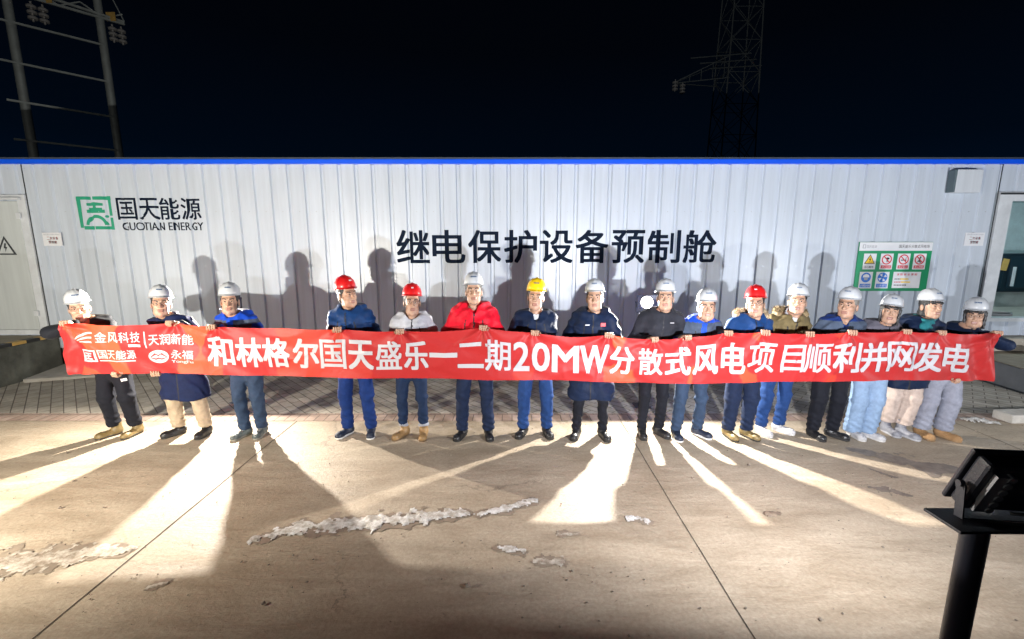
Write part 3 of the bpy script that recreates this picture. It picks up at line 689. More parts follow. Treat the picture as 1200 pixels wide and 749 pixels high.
# ================================================================== FLOODLIGHTS
M_LBLK = mat('black_powder_coat', (.045, .05, .07), .42, var=.3, bump=.15, bscale=120); M_LGREY = mat('heat_sink_grey', (.34, .36, .40), .4, .3)
M_POST = mat('post_paint', (.028, .032, .05), .35); M_LED = emit('led_face', (1.0, .96, .88), 7.0)
def floodlight(key, label):
    q = LAMPS[key]; x, y, z = q['pos']
    rt = empty('floodlight', (x, y, 0)); tag(rt, label, 'lamp', 'black floodlights on posts')
    dxp = -.11 if key == 'front_right' else 0
    pz = z - .135
    MB().tube([(dxp, -.03, 0), (dxp, -.03, pz - .004)], .038, 24).build('post', M_POST, rt)
    MB().box(dxp - .10, dxp + .10, -.13, .07, 0, .012, bev=.002).build('base_plate', M_POST, rt)
    top = MB().box(*((-.243, .205) if key == 'front_right' else (-.11, .11)), -.105, .03, pz - .004, pz + .006, bev=.0015)
    top.build('top_plate', M_LBLK, rt)
    hsz = .74 if key.startswith('back') else 1.0
    mt = Matrix.Translation((0, -.02, z)) @ Matrix.Rotation(q['yaw'], 4, 'Z') @ Matrix.Rotation(q['pitch'], 4, 'X') @ Matrix.Scale(hsz, 4)
    b = MB(); b.box(-.155, .155, -.045, .012, -.100, .115, bev=.012, mtx=mt)
    b.box(-.165, .165, .0125, .030, -.110, .125, bev=.006, mtx=mt)
    house = b.build('housing', M_LBLK, rt)
    for side in (-1, 1):
        fn = MB(); fn.box(side * .115 - .018, side * .115 + .018, -.062, -.046, -.085, .085, mtx=mt)
        for k in range(6): fn.tube([mt @ Vector((side * .088, -.045, -.075 + k * .03)), mt @ Vector((side * .088, -.066, -.075 + k * .03))], .013, 10)
        fn.build('heat_sink', M_LGREY, house)
    MB().tube([mt @ Vector((0, .0305, .0)), mt @ Vector((0, .034, .0))], (.112 if hsz == 1 else .105) * hsz, 40, smooth=False).build('led_panel', M_LED, house)
    br = MB()
    for side in (-1, 1):
        br.bar(mt @ Vector((side * .172, -.01, .0)), Vector((0, 0, 0)) + (mt @ Vector((side * .172, -.02, -.02))) * 1.0, .006, .03)
        p0 = mt @ Vector((side * .172, -.015, .0)); p1 = Vector((p0.x, p0.y - .01, pz + .008)); br.bar(p0, p1, .006, .03)
        br.tube([mt @ Vector((side * .168, -.015, 0)), mt @ Vector((side * .184, -.015, 0))], .012, 10)
    a0 = mt @ Vector((-.172, -.015, 0)); a1 = mt @ Vector((.172, -.015, 0)); br.bar((a0.x, a0.y - .01, pz + .011), (a1.x, a1.y - .01, pz + .011), .03, .006)
    br.build('bracket', M_LBLK, rt)
    cbp = [mt @ Vector((.0, -.05, -.10)), Vector((.03, -.085, pz + .05)), Vector((.08, -.09, pz + .012)), Vector((.03, -.08, pz + .012)), Vector((-.04, -.075, pz + .014)), Vector((dxp, -.03, pz + .004))]
    MB().tube(cbp, .006, 8).build('cable', M_DARK, rt)
    lt = bpy.data.lights.new('flood_lamp', 'AREA'); lt.shape = 'RECTANGLE'; lt.size = .055; lt.size_y = .035; lt.energy = q['watt']; lt.color = q['col']
    lo_ = bpy.data.objects.new('flood_lamp', lt); COL.objects.link(lo_); lo_.parent = rt
    lo_.matrix_local = mt @ Matrix.Scale(1 / hsz, 4) @ Matrix.Translation((0, .037, 0)) @ Matrix.Rotation(R(90), 4, 'X')
    return rt
floodlight('front_right', 'black floodlight on a dark post in the near right foreground seen from behind')
floodlight('front_left', 'black floodlight on a post outside the left edge of the picture')
floodlight('added_far_right', 'unseen black floodlight on a post, added beyond the right edge to brighten that end')
floodlight('added_far_left', 'unseen black floodlight on a post, added far left by the striped platform to brighten that end')
floodlight('back_right', 'glaring floodlight on a post behind the row, beside the dark grey jacket')
floodlight('back_left', 'glaring floodlight on a post behind the row, hidden by the third person from the left')
#@PEOPLE
# ================================================================== BANNER
BY = 4.36
_tp = [(65, 381), (80, 378), (130, 381), (200, 379), (255, 383), (330, 383), (398, 386), (470, 388), (520, 387), (567, 384), (625, 390), (670, 394), (713, 393), (765, 398), (805, 396), (851, 390), (893, 389), (945, 391), (990, 389), (1057, 388), (1103, 390), (1140, 391), (1171, 391)]
_bp = [(80, 440), (130, 438), (200, 438), (330, 441), (480, 443.5), (640, 446), (780, 450), (900, 448), (1000, 446), (1125, 446), (1161, 446)]
BT = np.array([on_y(a, b, BY) for a, b in _tp]); BB = np.array([on_y(a, b, BY) for a, b in _bp])
HANDS_TOP = [(79, 378), (203, 379), (253, 383), (398, 386), (470, 388), (567, 384), (625, 390), (713, 393), (765, 398), (805, 396), (851, 390), (893, 389), (945, 391), (992, 389), (1058, 388), (1101, 390), (1170, 391)]
HX = [on_y(a, b, BY)[0] for a, b in HANDS_TOP]
def ztop(x):
    z = float(np.interp(x, BT[:, 0], BT[:, 1])); d = min(abs(x - h) for h in HX)
    return z - .012 * min(1, d / .25)
def zbot(x): return float(np.interp(x, BB[:, 0], BB[:, 1])) + .004 * math.sin(x * 5.1)
_rg = random.Random(11); CREASE = []
for h in HX:
    for q in range(3 if h not in (HX[0], HX[-1]) else 7):
        a = _rg.uniform(-1.35, 1.35) if h not in (HX[0], HX[-1]) else (_rg.uniform(.1, 1.5) * (1 if h == HX[0] else -1))
        CREASE.append((h, 0, math.sin(a), math.cos(a), _rg.uniform(.18, .6), _rg.uniform(.008, .018) * _rg.choice((1, 1, -1)), _rg.uniform(.018, .034)))
for q in range(26): 
    a = _rg.uniform(-1.3, 1.3); CREASE.append((_rg.uniform(-4.5, 4.8), _rg.uniform(.05, .35), math.sin(a), math.cos(a), _rg.uniform(.15, .4), _rg.uniform(.005, .010) * _rg.choice((1, -1)), _rg.uniform(.016, .03)))
def bdisp(x, t):
    """folds of the cloth: tension rays from each gripping hand, slack rolls between"""
    z = zbot(x) + (ztop(x) - zbot(x)) * t; y = .012 * math.sin(x * 1.3 + .4) + .007 * math.sin(x * 3.7 + z * 6) * (1 - .4 * t)
    for k, h in enumerate(HX):
        dx = x - h
        if abs(dx) > .8: continue
        dz = ztop(h) - z + .02; r = math.hypot(dx, dz); a = math.atan2(dx, dz)
        am = .018 if k not in (0, len(HX) - 1) else .036
        y += am * math.cos(a * (5 + k % 3) + k * 1.7) * math.exp(-r / .20) * min(1, r / .05)
    zt_ = ztop(x)
    for (h, dn, sa, ca, ln, am, wd) in CREASE:
        dx = x - h
        if abs(dx) > ln + .1: continue
        dz = zt_ - z - dn; al = dx * sa + dz * ca
        if al < 0 or al > ln: continue
        ac = dx * ca - dz * sa; y -= am * math.exp(-(ac / wd) ** 2) * math.sin(math.pi * min(1, (al / ln) ** .6)) 
    for xe, sg in ((BT[0, 0], 1), (BT[-1, 0], -1)):
        q = abs(x - xe)
        if q < 1.0: y += .030 * math.sin(q * 26 + (1 - t) * 5.0 * (1 if q < .4 else .7)) * math.exp(-q / .32)
    for xe, sg in ((HX[0], 1), (HX[-1], -1)):
        dx = (x - xe) * sg; dz = ztop(xe) - z + .03
        if -.2 < dx < 1.3:
            a = math.atan2(dz, dx + .03); r = math.hypot(dx, dz); y += .020 * (1 - abs(math.sin(a * 7 + .5))) ** 2 * math.exp(-r / .5) * min(1, r / .08)
    q = mnoise.noise((x * 2.2, z * 4.0, 3.3)); y += .030 * abs(q) - .010
    q = math.sin(x * 7.0 + z * 16 + 2.2 * mnoise.noise((x * .9, z, 1))); y += .008 * max(0, q) ** 3
    return y
def bsurf(x, t, off=0.0): return Vector((x, BY + bdisp(x, t) - off, zbot(x) + (ztop(x) - zbot(x)) * t))
NU, NV = 720, 40
V = []; F = []
for i in range(NU + 1):
    for j in range(NV + 1):
        t = j / NV; xl = BB[0, 0] + (BT[0, 0] - BB[0, 0]) * t; xr = BB[-1, 0] + (BT[-1, 0] - BB[-1, 0]) * t
        V.append(bsurf(xl + (xr - xl) * i / NU, t))
for i in range(NU):
    for j in range(NV):
        a = i * (NV + 1) + j; F.append([a, a + NV + 1, a + NV + 2, a + 1])
banner = arr_mesh('banner', [tuple(v) for v in V], F, banner_mat()); tag(banner, 'long red cloth banner with white Chinese slogan held up by the whole row', 'banner')
M_BTXT = mat('banner_white_print', (.40, .39, .415), .5, var=.03); M_BRED = mat('banner_red_print', (.37, .016, .017), .5, var=.02)
bpx = lambda px: on_y(px, 410, BY)[0]
def tpx(px, py):
    x, z = on_y(px, py, BY); return (z - zbot(x)) / (ztop(x) - zbot(x))
TF = lambda x, y, l: bsurf(x, y, .0035 + .0012 * l)
bx_ = [-4.9 + .045 * i for i in range(225)]; by_ = [.05 * i for i in range(1, 20)]
_cells = '和243,273 林277,307 格309,339 尔344,373 国376,405 天409,437 盛441,470 乐474,501 一504,535 二537,566 期569,598 2602,620 0624,644 M648,678 W681,713 分716,743 散749,777 式781,810 风814,842 电847,874 项878,908 目917,942 顺943,974 利977,1007 并1010,1039 网1041,1072 发1073,1104 电1107,1136'.split()
f = Flat()
for c in _cells:
    a, b = c[1:].split(','); a, b = bpx(int(a)), bpx(int(b)); y0, y1 = .20, .79
    if c[0] == '一': y0, y1 = .46, .555
    if c[0] == '二': y0, y1 = .25, .73
    if c[0] == '目': y0, y1 = .21, .77
    lat = c[0] in '20MW'
    f.text(c[0], a, y0, b, y1, 0, 0, 0, .036 if lat else (.020 if c[0] in '顺盛散期网国目项' else .032))
f.build('slogan', M_BTXT, TF, banner, bx_, by_)
f = Flat()
for k in range(3):   # swoosh
    pts = [(bpx(88 + 2.6 * k + (111 - 88 - 3 * k) * s), tpx(100, 399 + 1.2 * k - (9.5 - 4.2 * k) * math.sin(s * 1.55)) ) for s in [i / 10 for i in range(11)]]
    f.strip(pts, [.012 + .022 * min(1, s / 5) for s in range(11)])
for i, ch in enumerate('金风科技'): f.text(ch, bpx(114 + 13.2 * i), tpx(120, 401.5), bpx(125.6 + 13.2 * i), tpx(120, 389.5), 0, 0, 0, .016)
f.rect(bpx(150), tpx(150, 407), bpx(166), tpx(150, 404))
f.strip([(bpx(170.6), tpx(171, 389)), (bpx(172.4), tpx(171, 408))], .014)
for i, ch in enumerate('天润新能'): f.text(ch, bpx(176 + 12.6 * i), tpx(190, 404), bpx(187.4 + 12.6 * i), tpx(190, 392), 0, 0, 0, .016)
f.rect(bpx(93), tpx(100, 424.5), bpx(111), tpx(100, 410)).rect(bpx(95), tpx(100, 422.5), bpx(109), tpx(100, 412), 1, 1)
f.strip([(bpx(97), tpx(100, 414.2)), (bpx(107), tpx(100, 414.2))], .028, 0, 2).strip([(bpx(97.5), tpx(100, 417.2)), (bpx(106.5), tpx(100, 417.2))], .028, 0, 2).strip([(bpx(96.5), tpx(100, 420.6)), (bpx(107.5), tpx(100, 420.6))], .028, 0, 2).strip([(bpx(102), tpx(100, 414)), (bpx(102), tpx(100, 421))], .016, 0, 2)
for i, ch in enumerate('国天能源'): f.text(ch, bpx(113 + 11.2 * i), tpx(130, 421), bpx(123 + 11.2 * i), tpx(130, 411), 0, 0, 0, .016)
f.rect(bpx(113), tpx(130, 424), bpx(156), tpx(130, 422.8))
cxx, cyy = bpx(185), tpx(185, 418); f.disc(cxx, cyy, .105, .135, 0, 0, 40)
f.strip([(cxx - .085, cyy - .01), (cxx - .03, cyy + .06), (cxx, cyy + .02), (cxx + .03, cyy + .06), (cxx + .085, cyy - .01)], [.01, .035, .03, .035, .01], 1, 1)
f.strip([(cxx - .085, cyy - .02), (cxx - .03, cyy - .05), (cxx, cyy - .03), (cxx + .03, cyy - .05), (cxx + .085, cyy - .02)], [.01, .03, .03, .03, .01], 1, 1)
for i, ch in enumerate('永福'): f.text(ch, bpx(200 + 13 * i), tpx(212, 420.5), bpx(212 + 13 * i), tpx(212, 410.5), 0, 0, 0, .016)
f.text('YongFu', bpx(200), tpx(212, 426), bpx(225), tpx(212, 421.8), 0, 0, 0, .008)
f.build('company_logos', [M_BTXT, M_BRED], TF, banner, bx_, by_)

# ================================================================== PEOPLE
def skin_mat(name, col):
    m = mat(name, col, .5, 0, .08, 22, .12, 160, .45); m.node_tree.nodes['Principled BSDF'].inputs['Subsurface Weight'].default_value = .08
    m.node_tree.nodes['Principled BSDF'].inputs['Subsurface Radius'].default_value = (.01, .004, .002); return m
SKIN = [skin_mat('skin_a', (.36, .21, .143)), skin_mat('skin_b', (.38, .228, .158)), skin_mat('skin_c', (.32, .185, .122))]
M_LIP = mat('lips', (.27, .125, .095), .45); M_EYEW = mat('eye_white', (.26, .24, .22), .3); M_IRIS = mat('iris', (.015, .010, .008), .2); M_BROW = mat('brow_hair', (.025, .02, .018), .8)
M_HAIR = mat('black_hair', (.012, .011, .012), .45, 0, .5, 60, .6, 120); M_HAIRG = mat('grey_hair', (.16, .145, .13), .5, 0, .4, 60, .6, 120)
M_FRAME = mat('spectacle_frame', (.02, .018, .018), .3); M_STRAP = mat('chin_strap', (.14, .14, .15), .7); M_STRAPD = mat('dark_chin_strap', (.04, .04, .045), .6)

_HEAD = {}
def head_mesh(kind):
    """face, ears and neck as one surface, eyes, brows and lips as its markings; metres, origin between the eyes' level and the skull's middle"""
    if kind in _HEAD: return _HEAD[kind]
    wj, ch, nz_, ck = {'m': (.060, 1.0, 1.0, 1.0), 'm2': (.064, .96, 1.1, 1.12), 'm3': (.057, 1.05, .95, .9), 'f': (.056, .95, .82, .95)}[kind]
    def f(P):
        d = ell(P, (0, .012, .050), (.076, .095, .083))
        d = smin(d, ell(P, (0, -.022, -.020), (wj + .006, .072, .085)), .03)
        d = smin(d, cone(P, (-.030, -.040, -.078), (.030, -.040, -.078), .034 * ch, .034 * ch), .03)
        d = smin(d, cone(P, (0, -.066, -.098 * ch), (0, -.060, -.092 * ch), .022, .024), .025)
        for s in (-1, 1):
            d = smin(d, ell(P, (s * .037 * ck, -.064, -.018), (.024 * ck, .024, .022)), .018)
            d = smin(d, cone(P, (s * .012, -.089, .034), (s * .050, -.071, .034), .010, .010), .012)
            d = smax(d, -ell(P, (s * .031, -.106, .010), (.019, .020, .013)), .010)
            d = smin(d, ell(P, (s * .031, -.079, .009), (.016, .0135, .0125)), .004)
            d = smin(d, cone(P, (s * .017, -.0975, .0165), (s * .045, -.086, .0165), .0040, .0035), .005)
            d = smin(d, ell(P, (s * .0795, .014, -.004), (.010, .021, .033)), .008)
        d = smin(d, cone(P, (0, -.090, .020), (0, -.109 * (1 + .02 * nz_), -.022), .0085, .0125 * nz_), .012)
        for s in (-1, 1): d = smin(d, ell(P, (s * .0135 * nz_, -.0985, -.026), (.0095, .011, .008)), .006)
        d = smin(d, cone(P, (-.019, -.0885, -.0535), (.019, -.0885, -.0535), .0072, .0072), .008)
        d = smin(d, cone(P, (-.015, -.0880, -.066), (.015, -.0880, -.066), .0080, .0080), .008)
        d = smax(d, -cone(P, (-.021, -.1005, -.0598), (.021, -.1005, -.0598), .0034, .0034), .004)
        d = smin(d, cone(P, (0, .022, -.04), (0, .038, -.20), .050 if kind != 'f' else .043, .056 if kind != 'f' else .047), .03)
        return d
    V, F = surfnet(f, (-.105, -.13, -.215), (.105, .125, .15), .0040)
    C = V[F].mean(1); fm = np.zeros(len(F), int); ax = np.abs(C[:, 0])
    lip = (C[:, 1] < -.086) & (ax < .0235) & (C[:, 2] < -.0475 + .0) & (C[:, 2] > -.0745) & ((C[:, 2] < -.050) | (ax < .016)); fm[lip] = 1
    brow = (C[:, 1] < -.060) & (ax > .013) & (ax < .053) & (np.abs(C[:, 2] - (.0335 + .006 * np.sin((ax - .013) / .04 * 2.6) - .004)) < .0052); fm[brow] = 2
    Vs, Fs, Ms = [V], [F], [fm]; n = len(V)
    def blob(c, r, m, yaw=0.0, k=10):
        nonlocal n
        th = np.linspace(0, np.pi, k); ph = np.linspace(0, 2 * np.pi, 2 * k, endpoint=False)
        W = np.array([[math.sin(a) * math.cos(b) * r[0], math.sin(a) * math.sin(b) * r[1], math.cos(a) * r[2]] for a in th for b in ph], np.float32) @ rotz(yaw).T + np.array(c, np.float32)
        q = []
        for i in range(k - 1):
            for j in range(2 * k): q.append([i * 2 * k + j, (i + 1) * 2 * k + j, (i + 1) * 2 * k + (j + 1) % (2 * k), i * 2 * k + (j + 1) % (2 * k)])
        Vs.append(W); Fs.append(np.array(q) + n); Ms.append(np.full(len(q), m)); n += len(W)
    for s in (-1, 1):
        blob((s * .031, -.0868, .0088), (.0122, .0070, .0044), 3, s * .25); blob((s * .0305, -.0905, .0090), (.0066, .0042, .0050), 4, s * .2)
        blob((s * .031, -.0895, .0134), (.0138, .0056, .0020), 4, s * .28)
    _HEAD[kind] = (np.concatenate(Vs), np.concatenate(Fs), np.concatenate(Ms)); return _HEAD[kind]

_HAIR = {}
def hair_mesh(kind):
    if kind in _HAIR: return _HAIR[kind]
    def f(P):
        nzv = .0018 * np.sin(P[:, 0] * 310 + 3 * np.sin(P[:, 2] * 60)) + .0016 * np.sin(P[:, 1] * 270 + 2 * np.sin(P[:, 2] * 75))
        d = ell(P, (0, .016, .050), (.0800, .0985, .090)) + nzv
        if kind in ('short', 'grey'):
            d = smin(d, ell(P, (0, .055, -.02), (.066, .055, .07)) + nzv, .02)
            cut = np.maximum(-.048 - P[:, 1], np.where(np.abs(P[:, 0]) > .055, -.012 - P[:, 2] * 1.0 - np.maximum(0, (P[:, 1] - .03)) * 1.2, -.075 - P[:, 2]))
            face = ell(P, (0, -.075, -.01), (.068, .085, .068)); d = np.maximum(np.maximum(d, cut), -face)
        else:
            d = smin(d, ell(P, (0, .045, -.06), (.082, .066, .115 if kind == 'long' else .085)) + nzv, .03)
            for s in ((-1, 1) if kind == 'long' else ()): d = smin(d, cone(P, (s * .076, -.008, .045), (s * .074, -.004, -.115 if kind == 'long' else -.05), .014, .010) + nzv, .012)
            face = ell(P, (0, -.095, -.030), (.070, .092, .080)); d = np.maximum(d, -face)
            d = smin(d, cone(P, (-.045, -.078, .050), (.040, -.086, .046), .014, .014) + nzv, .01)
            d = np.maximum(d, -ell(P, (0, -.04, -.10), (.052, .07, .10)))
        return d
    V, F = surfnet(f, (-.115, -.125, -.20), (.115, .14, .16), .0055); _HAIR[kind] = (V, F); return V, F

_HELM = None
def helmet_geo():
    """safety helmet: ribbed dome, rolled rim with a peak, hollow"""
    global _HELM
    if _HELM: return _HELM
    n, rows = 72, 20; a, b, hh, z0, cy = .0955, .118, .110, .092, .012; V = []
    def ring(u, grow=0.0, inner=0.0, zoff=0.0, peak=0.0):
        out = []
        for k in range(n):
            p = 2 * math.pi * k / n; sx_, sy_ = math.sin(p), -math.cos(p)   # k=0 is the front
            fr_ = max(0, -sy_)
            x = (a - inner) * math.sin(u) ** .88 * sx_; y = (b - inner) * math.sin(u) ** .88 * sy_ + cy; z = z0 + (hh - inner) * math.cos(u)
            crest = math.exp(-(x / .017) ** 2) + .55 * math.exp(-((abs(x) - .045) / .009) ** 2)
            if not inner: z += .0085 * crest * max(0, math.cos(u)) ** .6 * (.6 + .4 * min(1, max(0, .09 + y) / .1))
            pk = fr_ ** 3
            x += (grow + peak * pk * .35) * sx_; y += (grow + peak * pk) * sy_; z += zoff - .010 * pk * (peak > 0) * (grow / .012 if grow else 1)
            out.append((x, y, z))
        return out
    U = [.03 + (math.pi / 2 - .03) * (i / (rows - 1)) ** .85 for i in range(rows)]
    rings = [ring(u) for u in U]
    rings += [ring(math.pi / 2, .0005, 0, -.010), ring(math.pi / 2, .004, 0, -.014, .012), ring(math.pi / 2, .0085, 0, -.016, .028), ring(math.pi / 2, .0095, 0, -.018, .030), ring(math.pi / 2, .008, 0, -.020, .028), ring(math.pi / 2, .000, 0, -.017, .008), ring(math.pi / 2, 0, .006, -.012)]
    rings += [ring(u, 0, .006) for u in U[::-3]]
    V = [p for r_ in rings for p in r_]; F = []
    for i in range(len(rings) - 1):
        for k in range(n): F.append([i * n + k, (i + 1) * n + k, (i + 1) * n + (k + 1) % n, i * n + (k + 1) % n])
    V.append((0, cy, z0 + hh + .0085)); c = len(V) - 1
    for k in range(n): F.append([k, (k + 1) % n, c])
    _HELM = (np.array(V, np.float32), F); return _HELM
def helmet_mat(name, col): return mat('helmet_' + name, col, .28, 0, .05, 9, .04, 30, .5, 0, .3)
HM = {'white': helmet_mat('white', (.42, .435, .46)), 'red': helmet_mat('red', (.50, .010, .012)), 'yellow': helmet_mat('yellow', (.72, .48, .008))}
M_EMB = mat('emblem_print', (.05, .10, .20), .5); M_EMBR = mat('emblem_light', (.75, .75, .75), .5)
def emblem(parent, Rm, T, m, seed, wide=.05):
    rg = random.Random(seed); a, b, hh, z0, cy = .0955, .118, .110, .092, .012; V = []; F = []
    x = -wide / 2
    while x < wide / 2:
        ww = rg.uniform(.006, .010); q = []
        for xx, lift in ((x, .0), (x + ww, 0), (x + ww, 1), (x, 1)):
            zz = .050 + (.012 if lift else 0); u = math.acos(zz / hh); sxv = xx / (a * math.sin(u) ** .88); y = -b * math.sin(u) ** .88 * math.sqrt(max(0, 1 - sxv * sxv)) + cy
            q.append((xx, y - .0035, zz + z0 + .001))
        k = len(V); V += q; F.append([k, k + 1, k + 2, k + 3]); x += ww + .0028
    V = np.array(V, np.float32) @ Rm.T + T; return arr_mesh('emblem', V, F, m, parent, False)

def grip_hand(side, up=1):
    """a hand closed over the cloth's edge: palm behind, four bent fingers in front, thumb along the side; metres from the edge point"""
    def f(P):
        d = cone(P, (0, .020, .004), (0, .060, -.012), .024, .022, (1, 1, 1.5))
        d = smin(d, cone(P, (-.024, .014, .012), (.024, .014, .012), .0125, .0115), .012)
        d = smin(d, cone(P, (0, .055, -.010), (0, .105, -.030), .023, .025, (1, 1, 1.25)), .02)
        for i, (x, ln) in enumerate(((-.031, .90), (-.0105, 1.04), (.0105, 1.0), (.030, .80))):
            x *= side
            g_ = cone(P, (x, .012, .016), (x * 1.06, -.016, .019), .0100, .0094)
            g_ = smin(g_, cone(P, (x * 1.06, -.016, .019), (x * 1.05, -.0255, -.004 * ln), .0094, .0088), .004)
            g_ = smin(g_, cone(P, (x * 1.05, -.0255, -.004 * ln), (x, -.0210, -.026 * ln), .0088, .0078), .004)
            d = smin(d, g_, .0035)
        t = cone(P, (-.026 * side, .050, -.006), (-.046 * side, .026, -.010), .0125, .0105); t = smin(t, cone(P, (-.046 * side, .026, -.010), (-.044 * side, .004, -.024), .0105, .0085), .005)
        return smin(d, t, .008)
    V, F = surfnet(f, (-.07, -.045, -.065), (.07, .135, .045), .0042)
    if up < 0: V = V * A3(1, 1, -1); F = F[:, ::-1]
    return V, F
_HAND = {(s, u): grip_hand(s, u) for s in (-1, 1) for u in (-1, 1)}

def ik(s, t, l1, l2, pole):
    d = t - s; L = np.linalg.norm(d); L2 = min(L, (l1 + l2) * .995); u = d / (L + 1e-9)
    a = (l1 * l1 - l2 * l2 + L2 * L2) / (2 * L2); hgt = math.sqrt(max(0, l1 * l1 - a * a))
    p = pole - u * (pole @ u); p /= np.linalg.norm(p) + 1e-9
    return s + u * a + p * hgt
def folds(P, seed, amp, k=1.0, an=(.7, .7, 1.3)):
    rg = np.random.RandomState(seed); d = np.zeros(len(P), np.float32)
    for i in range(5):
        v = rg.normal(size=3) * an; v = v / np.linalg.norm(v) * rg.uniform(22, 55) * k; w_ = rg.normal(size=3) * 9
        d += np.sin(P @ v.astype(np.float32) + 1.8 * np.sin(P @ w_.astype(np.float32)) + rg.uniform(0, 6)) * (1.0 / (1 + .4 * i))
    d = d / 2.4; return amp * (np.abs(d) - .5) * 1.6

def make_shoe(parent, pos, yaw, style, mats_):
    """one shoe or boot; mats_ = upper, sole"""
    tall = {'boot': .20, 'ankle': .155, 'sneaker': .085, 'slip': .075}[style]
    def f(P):
        d = cone(P, (0, .035, .045), (0, -.115, .036), .043, .040, (1, 1, 1.1))
        d = smin(d, cone(P, (0, .035, .05), (0, .030, tall), .046, .050 if tall > .1 else .044), .04)
        d = smin(d, ell(P, (0, -.135, .035), (.043, .050, .036)), .03)
        d -= .0016 * np.sin((P[:, 2] + P[:, 1] * .6) * 190) * (P[:, 2] > .05) * (P[:, 1] < .0)
        d = np.maximum(d, P[:, 2] - tall - .004); so = np.maximum(cone(P * A3(1, 1, 0), (0, .036, 0), (0, -.132, 0), .0445, .0485), P[:, 2] - .026)
        d = np.minimum(np.maximum(d, .012 - P[:, 2]), so); return np.maximum(d, -P[:, 2])
    V, F = surfnet(f, (-.075, -.21, -.012), (.075, .11, tall + .02), .0075)
    C = V[F].mean(1); fm = (C[:, 2] < .024).astype(int)
    if style != 'slip': fm[(np.abs(C[:, 0]) < .018) & (C[:, 1] < -.0) & (C[:, 2] > .05) & (np.sin(C[:, 1] * 300) > .1)] = 2
    V = (V * .94) @ rotz(yaw).T + A3(*pos)
    return arr_mesh('boot' if tall > .1 else 'shoe', V, F, mats_, parent, True, fm)

